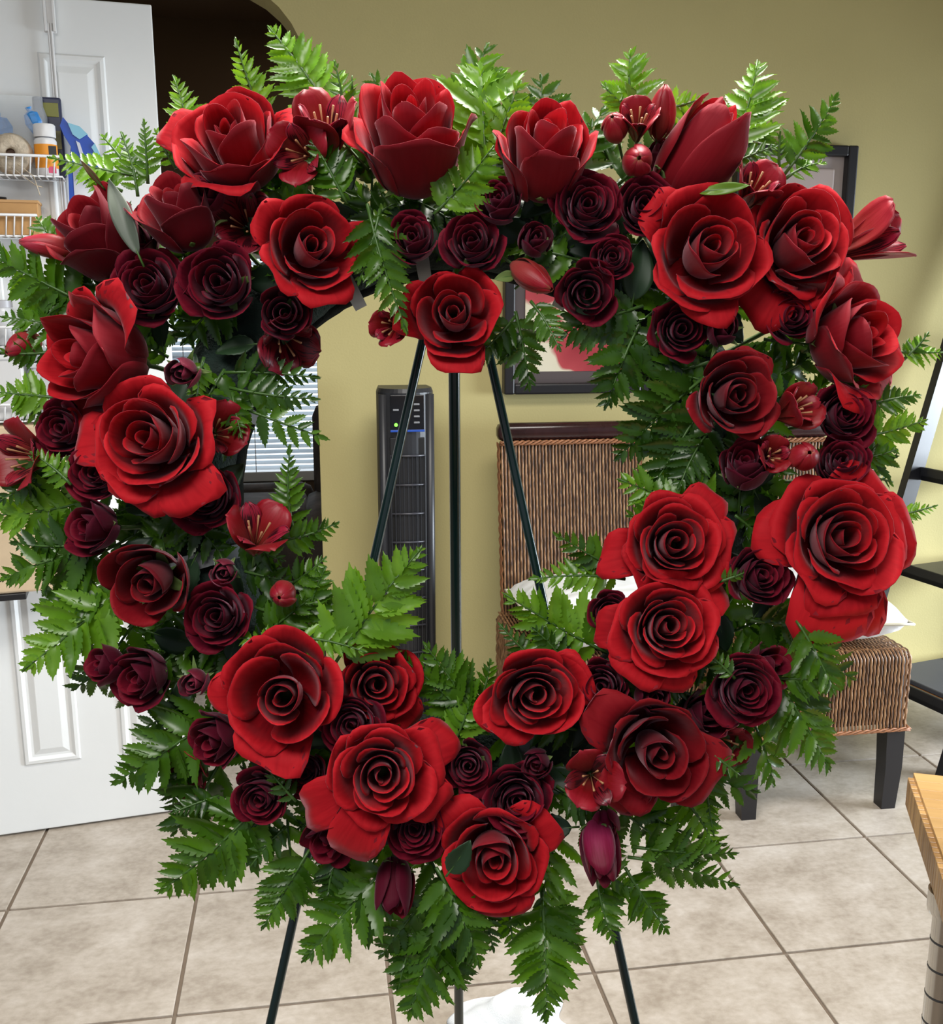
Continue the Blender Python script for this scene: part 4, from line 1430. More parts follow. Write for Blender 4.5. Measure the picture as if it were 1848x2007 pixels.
big(612, 480, 90, 0.34, 0.04, 'red rose turned right with one heart shaped petal folded out to the right', 0.50, 13, 8, gap=0.8, extras=[(10, 0.46, 0.50), (285, 0.22, 0.8), (150, 0.10, 0.7)])
big(168, 700, 108, -0.80, 0.0, 'red rose turned left at the left edge above the widest rose', 0.42, 13, 9, H=1.45, mat=M_ROSE, extras=[(45, 0.34, 0.8), (255, 0.28, 0.9), (100, 0.10, 0.7)])
big(288, 858, 116, -0.10, 0.06, 'wide open bright red rose on the left side with curled scarlet lips', 0.70, 18, 10, lift=0.034, extras=[(305, 0.26, 0.7), (178, 0.26, 0.55), (255, 0.14, 0.8)])
big(890, 612, 90, -0.02, 0.05, 'open red rose on the inner top edge just above the easel top', 0.58, 15, 11, gap=0.9, n=0.055, extras=[(270, 0.10, 0.8)])
big(1442, 775, 80, 0.08, 0.0, 'dark red rose with tight swirl on the inner right side', 0.40, 16, 12, gap=0.6, mat=M_ROSE_DEEP, extras=[(205, 0.14, 0.6), (60, 0.10, 0.7)])
big(1655, 1052, 122, 0.02, 0.10, 'largest fully open rose at the right edge with ruffled petals hanging', 0.82, 21, 13, lift=0.034, sy=1.06, extras=[(262, 0.50, 0.8), (172, 0.20, 0.7), (5, 0.16, 0.8), (285, 0.44, 0.6)])
big(1325, 1068, 108, 0.0, 0.06, 'upper of two stacked bright roses on the lower right with square outline', 0.78, 21, 14, sy=0.88, extras=[(48, 0.24, 0.6), (188, 0.32, 0.6), (320, 0.1, 0.6)])
big(1305, 1238, 118, -0.04, 0.0, 'lower of two stacked bright roses on the lower right, flat and wide', 0.84, 22, 15, sy=0.74, lift=0.03, extras=[(38, 0.34, 0.7), (178, 0.24, 0.6), (270, 0.16, 0.8)])
big(1046, 1364, 102, 0.02, 0.05, 'open bright rose on the inner bottom edge right of centre', 0.60, 18, 16, sy=0.82, extras=[(30, 0.16, 0.7), (200, 0.12, 0.7)])
big(552, 1364, 104, 0.04, 0.10, 'cupped red rose at lower left with a standing left petal', 0.50, 14, 17, gap=1, lift=0.032, sy=1.06, extras=[(172, 0.20, 0.55), (255, 0.20, 0.9), (80, 0.06, 0.8)])
big(738, 1342, 84, 0.22, 0.12, 'bright red rose peeking behind its neighbours on the inner lower left', 0.70, 18, 18, lift=0.004, extras=[(310, 0.26, 0.7), (190, 0.22, 0.6)])
big(748, 1520, 102, 0.10, 0.10, 'bright open rose at the bottom with two big scarlet petals flung left', 0.72, 19, 19, lift=0.038, extras=[(28, 0.42, 0.6), (205, 0.60, 0.55), (248, 0.62, 0.60), (330, 0.26, 0.6)])
big(970, 1682, 96, 0.0, -0.06, 'lowest red rose, hanging at the bottom centre of the wreath', 0.58, 17, 20, gap=0.6, sy=1.06, extras=[(130, 0.26, 0.6), (35, 0.20, 0.7), (280, 0.16, 0.8)])
big(1290, 1475, 104, 0.10, -0.06, 'dusky red rose at lower right with wide rolled back petals', 0.56, 13, 21, gap=0.9, mat=M_ROSE_DEEP, extras=[(145, 0.36, 0.7), (330, 0.24, 0.9), (230, 0.24, 0.7)])
big(293, 1142, 80, -0.02, -0.16, 'dark red half closed rose on the left side below the widest rose', 0.26, 12, 22, gap=0.8, mat=M_ROSE_DEEP, sep=4)
big(350, 405, 78, -0.30, 1.05, 'dark red cup shaped rose looking up, left of the doorway rose', 0.36, 13, 23, H=1.45, mat=M_ROSE_DEEP, sep=5, extras=[(165, 0.34, 0.5)])
big(182, 452, 84, -0.50, 0.80, 'dark red rose in profile at the far upper left, facing up left', 0.34, 12, 24, H=1.6, mat=M_ROSE_DEEP, sep=5, extras=[(285, 0.06, 0.8)])

# ------------------------------------------------------------------ small burgundy spray roses
def small(cx, cy, rad, dx, dy, label, op=0.5, seed=1, np_=18, **k):
    rad *= 1.08
    if k.get('kind') == 'bud':
        k.setdefault('close', 0.45)
    lift = k.pop('lift', 0.006)
    n = k.pop('n', None)
    n = bulge(cx, cy)+lift if n is None else n
    rose(cx, cy, rad/(0.68+0.32*op), dx, dy, label, n=n, op=op, np_=np_, seed=seed+100, kind=k.pop('kind', 'small'), **k)


small(290, 560, 72, 0.0, 0.10, 'burgundy spray rose above the left turned rose, left of a darker twin', 0.62, 1, np_=22, sep=4)
small(430, 552, 70, 0.0, 0.0, 'dark burgundy spray rose with round tight swirl above the dangling bud', 0.55, 2, sep=4)
small(808, 466, 48, -0.05, 0.25, 'small burgundy rose under the largest cupped rose', 0.40, 3, sep=4)
small(925, 474, 56, -0.10, 0.12, 'burgundy spray rose in the middle of the top, above the easel rose', 0.55, 4, sep=4)
small(978, 392, 44, -0.20, 0.35, 'small burgundy rose half hidden under the top right cupped rose', 0.35, 5)
small(1152, 402, 64, 0.05, 0.05, 'burgundy spray rose beneath the pink alstroemeria buds at top', 0.62, 6, np_=24)
small(1262, 403, 54, 0.0, 0.0, 'burgundy spray rose left of the bright green narrow leaf', 0.50, 7)
small(1200, 505, 40, 0.0, 0.0, 'tiny burgundy rose above the very dark rose at upper right', 0.42, 8)
small(1150, 575, 56, 0.0, -0.25, 'very dark rose hanging on the inner top edge, right of centre', 0.50, 9, np_=16)
small(1337, 645, 56, -0.05, -0.10, 'shadowed dark rose below the ribbon rose on the right', 0.55, 10, lift=-0.01)
small(1552, 620, 50, 0.0, 0.0, 'dark burgundy rose between two big roses on the upper right', 0.48, 11, lift=-0.004)
small(1655, 812, 58, 0.05, 0.05, 'burgundy spray rose below the right turned rose', 0.62, 12, np_=22)
small(1650, 905, 50, -0.20, 0.35, 'burgundy rose tucked above the largest fully open rose', 0.45, 13)
small(1460, 910, 46, -0.10, 0.75, 'small cup shaped burgundy rose under the tight swirl dark rose', 0.30, 14, H=1.4, sep=4)
small(1490, 1128, 58, 0.20, 0.15, 'burgundy rose between the stacked roses and the largest open rose', 0.55, 15, np_=20, sep=4)
small(1196, 1202, 40, -0.05, 0.10, 'small burgundy rose left of the two stacked bright roses', 0.45, 16)
small(1180, 1345, 50, -0.30, 0.15, 'burgundy rose squeezed right of the inner bottom edge rose', 0.40, 17)
small(1282, 1365, 38, 0.05, -0.05, 'closed burgundy bud with white tipped sepals under the stacked roses', 0.10, 18, np_=10, sep=5, kind='bud', mat=M_SPRAY, sepout=1.3)
small(1462, 1352, 66, 0.05, 0.0, 'full burgundy rose at the right in front of the rattan seat', 0.64, 19, np_=24)
small(1512, 1300, 46, 0.80, 0.35, 'dark burgundy side bloom with pointed petal near the cushion', 0.40, 20, np_=9, lift=-0.012)
small(1015, 1568, 64, -0.02, 0.05, 'burgundy rose resting on the lowest red rose', 0.62, 21, np_=22)
small(918, 1500, 46, 0.0, 0.10, 'small burgundy rose with drooping petal right of the scarlet petal rose', 0.42, 22, extras=[(280, 0.34, 0.7)], sep=4)
small(1052, 1498, 34, -0.30, 0.05, 'small burgundy bud facing left on the bottom centre', 0.15, 23, np_=11, sep=4, kind='bud', mat=M_SPRAY)
small(690, 1420, 56, -0.02, 0.05, 'burgundy rose wedged between three bright roses at lower left', 0.55, 24, np_=20, lift=0.018)
small(812, 1622, 60, 0.0, 0.0, 'burgundy rose beneath the scarlet petal rose at the bottom', 0.62, 25, np_=22, lift=0.012)
small(597, 1515, 42, -0.05, 0.0, 'shadowed burgundy rose under the standing petal rose', 0.50, 26, lift=-0.006)
small(510, 1565, 52, -0.03, 0.0, 'dusky burgundy rose at the lower left rim above the floor tiles', 0.58, 27, np_=20)
small(418, 1452, 52, -0.55, -0.20, 'burgundy rose facing left at the lower left rim above an alstroemeria', 0.42, 28, np_=14)
small(200, 1302, 40, -0.85, 0.10, 'burgundy rose seen from the side at far left against the white door', 0.30, 29, np_=10)
small(275, 1328, 58, -0.40, -0.10, 'burgundy rose at the left rim beside a small sepal wrapped bud', 0.48, 30, np_=14, sep=5)
small(378, 1338, 30, -0.10, -0.10, 'little burgundy bud wrapped in green sepals at lower left', 0.05, 31, np_=9, sep=5, kind='bud', mat=M_MAUVE, sepout=1.0)
small(424, 1208, 62, -0.02, 0.12, 'burgundy rose right of the half closed dark rose on the left', 0.60, 32, np_=18)
small(438, 1122, 29, 0.05, -0.10, 'small mauve bud above the burgundy rose on the inner left side', 0.05, 33, np_=9, sep=5, kind='bud')
small(178, 1032, 52, -0.55, 0.05, 'burgundy rose facing left above the big left fern fronds', 0.34, 34, np_=13, sep=4)
small(402, 975, 62, 0.05, 0.0, 'burgundy rose under the right lip of the wide open left rose', 0.58, 35, np_=20, lift=0.0)
small(188, 925, 56, -0.05, 0.05, 'dark burgundy rose at lower left of the wide open left rose', 0.60, 36, np_=22)
small(122, 838, 52, -0.12, 0.05, 'dark burgundy rose at upper left of the wide open left rose', 0.50, 37)
small(356, 730, 34, -0.05, -0.25, 'mauve bud hanging from green sepals above the wide open left rose', 0.03, 38, np_=8, sep=5, kind='bud', n=0.085, sepout=1.0)
small(556, 612, 50, 0.15, -0.15, 'dark burgundy rose on the inner upper left edge beside the grey strap', 0.36, 39, np_=13, sep=3)
small(1420, 645, 33, -0.02, 0.20, 'dark bud in open green sepals on the inner right side', 0.05, 40, np_=8, sep=5, kind='bud', mat=M_SPRAY, sepout=1.1)
small(773, 1748, 42, 0.0, -1.2, 'burgundy bud hanging upside down under the bottom of the wreath', 0.08, 41, np_=9, sep=5, kind='bud', mat=M_SPRAY, H=1.7)
small(1180, 1680, 46, 0.10, -1.2, 'magenta bud hanging upside down at the lower right', 0.08, 42, np_=9, sep=5, kind='bud', mat=M_MAGENTA, H=1.7)
small(1190, 1622, 30, 0.05, -0.9, 'second magenta bud tucked above the hanging magenta bud', 0.05, 43, np_=8, kind='bud', mat=M_MAGENTA, lift=-0.01)
small(640, 1645, 48, -0.35, -0.45, 'dark side bloom hanging low left of the bottom centre', 0.38, 44, np_=9, lift=-0.01)
small(1052, 467, 38, 0.10, 0.20, 'very dark burgundy bud below the top right cupped rose', 0.22, 45, np_=11, kind='bud', mat=M_SPRAY, sep=4)
small(402, 378, 42, -0.10, 0.35, 'mauve burgundy rose nestled right of the cup shaped dark rose', 0.28, 46, np_=12, sep=4, mat=M_MAUVE)
small(1385, 1395, 44, 0.4, 0.3, 'deep burgundy petals behind the dusky red rose at lower right', 0.40, 47, np_=11, lift=-0.015)
small(270, 470, 40, -0.2, 0.2, 'dark rose deep between the profile rose and the cup rose', 0.40, 48, np_=10, lift=-0.02)
small(1300, 300, 36, 0.2, 0.5, 'dark burgundy bud deep behind the alstroemeria at the top right', 0.25, 49, np_=10, lift=-0.015, kind='bud', mat=M_SPRAY)

# ------------------------------------------------------------------ alstroemeria
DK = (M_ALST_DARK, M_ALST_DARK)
alst(640, 250, 68, 0.10, 0.85, 'streaked red alstroemeria standing up beside the largest cupped rose', op=0.40, seed=1, len_=1.7)
alst(590, 300, 56, -0.25, -0.20, 'red alstroemeria right of the doorway rose, petals hanging', op=0.75, seed=2)
alst(1205, 250, 36, -0.30, 0.25, 'pink red alstroemeria bud touching the top right cupped rose', bud=True, seed=3, len_=2.0)
alst(1250, 238, 46, -0.10, 0.55, 'red alstroemeria opening in the middle of the top right bud cluster', op=0.45, seed=4)
alst(1296, 222, 38, 0.10, 1.5, 'tall narrow alstroemeria petal bud in front of the profile rose', bud=True, seed=5, len_=2.8)
alst(1250, 315, 42, -0.10, -0.20, 'pink alstroemeria bud with green tips in the top right cluster, lowest', bud=True, seed=6, len_=1.9)
alst(1478, 370, 58, 0.20, 0.55, 'red alstroemeria between the profile rose and the shadow box frame', op=0.38, seed=7, mats=(M_ALST, M_ALST_STREAK))
alst(1705, 468, 60, 1.9, 0.75, 'pink alstroemeria sticking out to the right at the upper right edge', op=0.36, seed=8, n=0.02, len_=2.3, mats=(M_ALST, M_ALST_STREAK), spin=0.5)
alst(98, 482, 34, -2.4, 0.15, 'red alstroemeria bud with green tips lying left at the upper left edge', bud=True, seed=9, n=0.03, len_=3.3)
alst(480, 440, 62, 0.0, -0.05, 'dark alstroemeria in shadow between two red roses at the upper left', op=0.85, seed=10, mats=DK, n=0.035)
alst(50, 895, 62, -0.60, 0.0, 'pink red alstroemeria spreading at the far left edge', op=0.75, seed=11, n=0.04)
alst(428, 845, 54, 0.60, 0.10, 'red alstroemeria right of the wide open left rose', op=0.62, seed=12, n=0.04)
alst(505, 1045, 60, 0.35, 0.95, 'red alstroemeria with spread petals on the inner left edge', op=0.70, seed=13, n=0.055)
alst(555, 1165, 36, -0.1, -0.15, 'small red alstroemeria bud over the ferns on the inner left', bud=True, seed=14, len_=1.6)
alst(1042, 542, 40, 1.1, -1.0, 'pink alstroemeria bud with green tips on the inner top edge', bud=True, seed=15, n=0.06, len_=3.0)
alst(560, 668, 62, 0.55, -0.60, 'dark alstroemeria hanging on the inner upper left edge before the window', op=0.65, seed=16, mats=DK, n=0.03)
alst(1562, 800, 52, 0.70, 0.30, 'red alstroemeria between the tight swirl rose and the right burgundy rose', op=0.42, seed=17, mats=(M_ALST, M_ALST))
alst(1512, 892, 38, 0.10, 0.10, 'small red alstroemeria bud opening under the tight swirl rose', op=0.50, seed=18, n=0.07)
alst(1575, 895, 40, 0.05, 0.20, 'pink alstroemeria petals in front of the right burgundy roses', bud=True, seed=19, len_=1.6, n=0.075)
alst(1160, 1525, 56, -0.05, 0.10, 'dark red streaked alstroemeria left of the dusky red rose', op=0.70, seed=20, mats=(M_ALST, M_ALST_DARK))
alst(1415, 1458, 54, 0.55, -0.35, 'red alstroemeria at the lower right rim before the chair leg', op=0.62, seed=21, mats=(M_ALST, M_ALST_STREAK), n=0.02)
alst(368, 1500, 54, -0.35, -0.45, 'red alstroemeria at the lower left rim above a drooping fern', op=0.70, seed=22, mats=(M_ALST, M_ALST_DARK), n=0.02)
alst(46, 678, 38, -0.7, -0.6, 'pink and red alstroemeria bud left of the left turned rose', bud=True, seed=23, n=0.015, len_=2.1)
alst(766, 640, 40, -0.35, -0.30, 'small red alstroemeria left of the easel rose', op=0.45, seed=24, n=0.035)

# ------------------------------------------------------------------ single leaves
broad_leaf(272, 500, 205, 345, 'long grey green leaf standing between the two dark upper left roses', M_GREYLEAF, 0.24, 0.07, 0.075)
broad_leaf(1368, 378, 1468, 362, 'bright green narrow leaf pointing right at the top right', M_LILYLEAF, 0.22, 0.07, 0.09, curl=0.05)
broad_leaf(1268, 240, 1228, 160, 'narrow green leaf rising above the top right bud cluster', M_LILYLEAF, 0.30, 0.02, 0.04, curl=0.1)
broad_leaf(200, 365, 158, 315, 'small brown tipped leaf at the upper left', plain('brown_leaf', (0.12, 0.07, 0.02), 0.6, noise=0.4), 0.20, 0.03, 0.045)
broad_leaf(880, 1710, 920, 1655, 'dark rose leaf against the lowest red rose', M_ROSELEAF, 0.55, 0.098, 0.112, teeth=0.04)
broad_leaf(1010, 540, 972, 545, 'pale olive leaf edge right of the easel rose', M_SEPAL, 0.5, 0.05, 0.06)
broad_leaf(1240, 590, 1262, 470, 'dark green ribbed ribbon leaf on the inner upper right', M_ROSELEAF, 0.52, 0.035, 0.05)
broad_leaf(1225, 480, 1288, 560, 'dark glossy leaf beside the tiny burgundy rose', M_ROSELEAF, 0.6, 0.02, 0.035)
broad_leaf(760, 1260, 800, 1300, 'slim pale leaf above the peeking bright rose', M_GREYLEAF, 0.25, 0.03, 0.03)
NICK = [(448, 270, 'doorway rose'), (808, 250, 'largest cupped rose'), (1070, 286, 'right cupped rose'), (1385, 278, 'profile rosebud'), (1393, 486, 'ribbon rose'),
        (1572, 470, 'shadow box rose'), (1685, 658, 'right turned rose'), (612, 480, 'folded petal rose'), (168, 700, 'left turned rose'), (288, 858, 'wide open left rose'),
        (890, 612, 'easel rose'), (1442, 775, 'tight swirl rose'), (1655, 1052, 'largest open rose'), (1325, 1068, 'upper stacked rose'), (1305, 1238, 'lower stacked rose'),
        (1046, 1364, 'inner bottom rose'), (552, 1364, 'standing petal rose'), (738, 1342, 'peeking rose'), (748, 1520, 'scarlet petal rose'), (970, 1682, 'lowest red rose'),
        (1290, 1475, 'dusky rose'), (293, 1142, 'half closed rose'), (350, 405, 'cup shaped dark rose'), (182, 452, 'upper left profile rose'), (430, 1000, 'inner left alstroemeria'),
        (1462, 1352, 'full burgundy rose'), (1180, 1680, 'magenta bud'), (275, 1328, 'left rim burgundy rose'), (420, 1208, 'left burgundy rose'), (510, 1565, 'dusky burgundy rose'),
        (773, 1748, 'hanging burgundy bud'), (1150, 430, 'top burgundy roses'), (1655, 860, 'right burgundy roses'), (1160, 1525, 'streaked dark alstroemeria')]
DIRS = ['pointing right', 'pointing down right', 'pointing down', 'pointing down left', 'pointing left', 'pointing up left', 'pointing up', 'pointing up right']


def nearest(a, b):
    return min(NICK, key=lambda q: (q[0]-a)**2+(q[1]-b)**2)[2]


def heading(x, y):
    return DIRS[int(round(math.atan2(y, x)/(math.pi/4))) % 8]


rl = random.Random(21)
for k in range(70):
    a = 2*math.pi*(k+rl.random()*0.8)/70
    rr = 455+230*((k*0.618) % 1)
    cx, cy = RC[0]+rr*math.cos(a), RC[1]-rr*math.sin(a)
    b_ = rl.uniform(0, 6.28)
    ln = rl.uniform(70, 120)
    broad_leaf(cx-0.5*ln*math.cos(b_), cy-0.5*ln*math.sin(b_), cx+0.5*ln*math.cos(b_), cy+0.5*ln*math.sin(b_), 'dark rose leaf %s, packed beside the %s' % (heading(math.cos(b_), math.sin(b_)), nearest(cx, cy)), M_ROSELEAF, 0.55, bulge(cx, cy)*0.42+0.004, bulge(cx, cy)*0.5, roll=rl.uniform(-0.5, 0.5), name='rose_leaf', group='dark leaves packed between the flowers', teeth=0.05)

# ------------------------------------------------------------------ fern fronds seen one by one (0 mid, 1 dark, 2 bright)
FERNS = [
 # outer, top
 (655, 225, 524, 50, 2, 11, .36, 'tallest pale fern frond at the top left, tip against the wall edge'),
 (672, 240, 654, 118, 0, 7, .30, 'short green fern frond left of the largest cupped rose'),
 (690, 215, 690, 148, 2, 5, .40, 'yellow green fern tip at the left shoulder of the largest cupped rose'),
 (520, 245, 461, 73, 2, 11, .26, 'slim fern frond rising above the doorway rose'),
 (375, 330, 338, 147, 2, 12, .30, 'fern frond rising left of the doorway rose against the dark opening'),
 (345, 330, 303, 252, 2, 7, .40, 'short fern tip crossing the edge of the white door'),
 (290, 360, 281, 232, 0, 9, .28, 'slim upright fern frond in front of the white door, right of a twin'),
 (270, 385, 236, 258, 0, 9, .28, 'slim upright fern frond in front of the white door, left of a twin'),
 (260, 350, 196, 264, 2, 7, .34, 'pale fern frond leaning left in front of the white door'),
 (265, 345, 92, 307, 2, 10, .30, 'fern frond reaching left across the blue brush'),
 (240, 375, 150, 350, 2, 7, .36, 'pale fern frond under the blue brush'),
 (955, 350, 942, 122, 2, 8, .56, 'broad pale fern frond standing right of the largest cupped rose'),
 (960, 330, 1022, 158, 2, 8, .42, 'pale fern frond leaning right between the two cupped roses'),
 (950, 370, 1010, 250, 2, 7, .50, 'shiny fern frond low between the two cupped roses'),
 (850, 420, 968, 285, 2, 8, .46, 'yellow green fern frond in front, under the largest cupped rose'),
 (1238, 235, 1236, 96, 2, 8, .50, 'broad pale fern frond standing above the top right bud cluster'),
 (1240, 230, 1178, 165, 2, 7, .46, 'pale fern frond left of the standing top right frond'),
 (1290, 215, 1382, 190, 2, 7, .40, 'pale fern frond lying right behind the profile rose'),
 (1430, 305, 1484, 117, 2, 11, .42, 'large pale fern frond rising right of the profile rose'),
 (1440, 310, 1523, 240, 2, 8, .44, 'pale fern frond spreading right above the shadow box frame'),
 (1535, 345, 1641, 182, 0, 11, .30, 'slender fern frond at the far top right against the bare wall'),
 (1528, 340, 1530, 255, 0, 7, .26, 'dark upright fern tip before the shadow box frame'),
 (1540, 350, 1620, 320, 2, 7, .34, 'fern frond crossing the corner of the shadow box frame'),
 (1420, 330, 1525, 285, 1, 7, .36, 'dark fern frond behind the upper right alstroemeria'),
 # outer, right
 (1600, 590, 1675, 535, 2, 6, .40, 'small bright fern frond below the right pink alstroemeria'),
 (1760, 690, 1848, 690, 2, 7, .40, 'bright fern frond poking out right of the right turned rose'),
 (1770, 705, 1820, 650, 0, 6, .36, 'fern tip above the one poking out at the right edge'),
 (1690, 800, 1805, 775, 0, 9, .38, 'dark fern frond at the right edge under the hanging petal'),
 (1680, 860, 1818, 822, 2, 9, .40, 'shiny yellow green fern frond at the right edge before the wall'),
 (1680, 900, 1760, 880, 0, 7, .46, 'rounded fern frond right of the two right burgundy roses'),
 (1680, 930, 1750, 945, 0, 6, .46, 'lowest fern frond beside the right burgundy roses'),
 (1740, 1015, 1838, 990, 2, 9, .28, 'slim fern frond crossing the ladder shelf rail'),
 (1470, 1215, 1630, 1240, 1, 9, .40, 'dark fern frond across the white scroll cushion'),
 (1560, 1215, 1638, 1365, 0, 9, .42, 'fern frond hanging in front of the white scroll cushion'),
 (1515, 1320, 1628, 1512, 0, 10, .44, 'large fern frond hanging over the rattan seat corner'),
 (1500, 1330, 1640, 1335, 0, 8, .40, 'fern frond reaching right over the rattan seat'),
 # outer, bottom right
 (1330, 1555, 1402, 1668, 2, 9, .38, 'fern frond hanging right below the dusky red rose'),
 (1385, 1500, 1400, 1640, 0, 9, .28, 'dark fern frond beside the chair leg'),
 (1400, 1480, 1450, 1520, 0, 6, .40, 'short fern tip in front of the chair leg'),
 (1240, 1660, 1448, 1672, 0, 11, .32, 'fern frond stretched right, upper of two at the lower right'),
 (1230, 1680, 1450, 1740, 0, 11, .30, 'fern frond stretched right, lower of two at the lower right'),
 (1225, 1700, 1312, 1830, 0, 10, .36, 'fern frond hanging over the right easel leg'),
 (1150, 1700, 1262, 1760, 0, 9, .40, 'fern frond under the hanging magenta bud'),
 (1170, 1720, 1205, 1850, 0, 9, .40, 'fern frond hanging left of the right easel leg'),
 (1060, 1740, 1068, 2005, 0, 13, .34, 'longest fern frond hanging straight down, right of centre'),
 (1060, 1730, 1140, 1862, 0, 10, .40, 'fern frond hanging down right beside the longest one'),
 (1000, 1760, 1012, 1868, 0, 8, .40, 'short fern frond hanging under the lowest red rose'),
 (935, 1740, 968, 1868, 1, 8, .36, 'dark fern frond hanging left of the lowest red rose'),
 # outer, bottom left
 (855, 1700, 940, 1900, 0, 11, .40, 'glossy fern frond hanging at the bottom centre'),
 (862, 1760, 912, 1940, 1, 10, .44, 'dark fern frond hanging before the rear easel leg'),
 (870, 1780, 800, 2000, 0, 11, .44, 'long loose fern frond hanging lowest, left of centre'),
 (850, 1740, 742, 1880, 1, 9, .40, 'dark thin fern frond below the hanging burgundy bud'),
 (830, 1800, 780, 1950, 1, 9, .38, 'dark fern frond crossing behind the lowest left one'),
 (770, 1680, 590, 1886, 0, 11, .40, 'fern frond hanging left of the hanging burgundy bud, with water drops'),
 (610, 1660, 512, 1824, 0, 11, .40, 'fern frond hanging over the left easel leg'),
 (660, 1660, 640, 1770, 1, 8, .42, 'dark fern frond behind the left easel leg'),
 (520, 1560, 308, 1748, 0, 12, .40, 'large fern frond reaching down left over the floor tiles'),
 (560, 1620, 490, 1700, 1, 7, .40, 'dark fern tips above the left easel leg'),
 (430, 1560, 335, 1595, 1, 8, .36, 'dark fern frond at the lower left before the white door edge'),
 (352, 1500, 340, 1602, 1, 8, .34, 'small dark fern frond pointing down before the door bottom'),
 (455, 1380, 220, 1536, 0, 12, .36, 'large fern frond reaching left below the sepal wrapped bud'),
 (380, 1370, 258, 1440, 1, 8, .36, 'dark fern frond above the large lower left one'),
 # outer, left
 (240, 1150, 42, 1316, 2, 12, .42, 'large bright fern frond reaching down left over the white door'),
 (220, 1290, 138, 1322, 1, 6, .36, 'thin dark fern sprig at the far left before the white door'),
 (260, 1120, 60, 1195, 0, 10, .36, 'fern frond above the large bright left one'),
 (215, 1070, 0, 1140, 0, 11, .38, 'fern frond reaching to the left picture edge below the burgundy rose'),
 (210, 1060, 20, 1060, 1, 9, .36, 'dark fern frond behind the left facing burgundy rose'),
 (200, 975, -20, 1010, 2, 11, .44, 'yellow green fern frond reaching the left picture edge'),
 (140, 950, 58, 886, 2, 9, .34, 'bright fern tip in front of the left edge alstroemeria'),
 (120, 900, -10, 985, 1, 9, .36, 'dark fern frond under the left edge alstroemeria'),
 (110, 780, -15, 768, 2, 9, .40, 'wet pale fern frond left of the left turned rose'),
 (130, 810, 22, 800, 0, 7, .34, 'fern frond under the wet pale one at the left'),
 (100, 690, 0, 690, 0, 7, .44, 'fern frond behind the pink bud at the left edge'),
 (150, 640, 0, 620, 0, 9, .40, 'fern frond above the left turned rose reaching left'),
 (180, 600, -15, 500, 0, 11, .44, 'large fern frond at the left edge below the lying bud'),
 (205, 590, 70, 560, 1, 8, .44, 'dark fern frond under the profile rose'),
 (130, 500, 72, 425, 0, 7, .44, 'fern frond above the lying alstroemeria bud'),
 # inner
 (680, 400, 608, 265, 0, 9, .40, 'fern frond in front of the upper left alstroemeria, between two roses'),
 (720, 400, 800, 655, 0, 12, .26, 'fern frond hanging in front, left of the easel rose'),
 (745, 410, 700, 560, 0, 9, .30, 'fern frond hanging left beside the front hanging one'),
 (735, 430, 775, 400, 2, 5, .40, 'short fern tip below the largest cupped rose'),
 (1010, 620, 905, 725, 1, 9, .34, 'dark fern frond on the inner top edge pointing down left'),
 (1010, 610, 1038, 768, 1, 9, .40, 'dark fern frond hanging down right of the easel rose'),
 (1040, 590, 1098, 690, 0, 9, .34, 'fern frond hanging in front of the red flower print'),
 (1260, 600, 1085, 660, 1, 9, .46, 'dark fern frond spread left over the red flower print'),
 (1250, 640, 1185, 805, 1, 9, .46, 'dark fern frond pointing down over the picture frame'),
 (1300, 640, 1215, 740, 1, 8, .36, 'dark fern frond behind the shadowed dark rose'),
 (1390, 710, 1245, 740, 1, 9, .32, 'dark fern frond right of the picture frame, upper'),
 (1380, 740, 1205, 905, 1, 11, .40, 'dark fern frond reaching down left over the left rattan chair rail'),
 (1380, 790, 1270, 970, 1, 10, .42, 'dark fern frond hanging on the inner right edge'),
 (1400, 830, 1330, 960, 1, 9, .42, 'darkest fern frond beneath the tight swirl rose'),
 (1390, 1000, 1210, 938, 2, 10, .42, 'bright fern frond over the upper stacked rose'),
 (1400, 985, 1345, 915, 2, 8, .46, 'bright fern frond standing behind the upper stacked rose'),
 (1330, 1000, 1225, 1010, 0, 7, .46, 'round tipped fern frond left of the upper stacked rose'),
 (1225, 1135, 1035, 1137, 2, 11, .26, 'slim bright fern frond pointing left across the rattan back'),
 (1225, 1120, 1083, 1042, 0, 9, .32, 'fern frond pointing up left across the rattan back'),
 (1190, 1280, 986, 1162, 2, 11, .38, 'bright fern frond over the left white cushion'),
 (1060, 1310, 976, 1220, 1, 9, .30, 'dark fern frond at the left chair corner'),
 (1110, 1310, 1040, 1230, 1, 8, .40, 'dark fern frond before the left white cushion'),
 (1440, 1010, 1500, 1060, 1, 8, .44, 'dark fern frond between the upper stacked rose and the largest rose'),
 (1410, 1140, 1465, 1120, 0, 6, .40, 'short fern tip between the two stacked roses at their right'),
 (1440, 1330, 1370, 1270, 0, 8, .30, 'fern tip left of the full burgundy rose'),
 (650, 1310, 828, 1072, 2, 12, .40, 'large bright fern frond in front of the tower fan'),
 (620, 1290, 700, 1150, 0, 9, .42, 'fern frond behind the large bright one before the fan'),
 (560, 1270, 460, 1245, 2, 8, .36, 'fern frond above the standing petal rose, pointing left'),
 (580, 1250, 720, 1280, 2, 8, .32, 'fern frond lying over the peeking bright rose'),
 (520, 1240, 610, 1170, 0, 8, .46, 'glossy fern frond under the small inner left bud'),
 (600, 1230, 640, 1110, 0, 9, .40, 'fern frond upright on the inner left, beside the fan'),
 (540, 1060, 665, 1022, 0, 9, .34, 'fern frond pointing right from the inner left alstroemeria'),
 (575, 1040, 570, 870, 0, 11, .24, 'slim upright fern frond before the bright window'),
 (450, 760, 628, 782, 1, 10, .26, 'dark fern frond pointing right before the window, lower'),
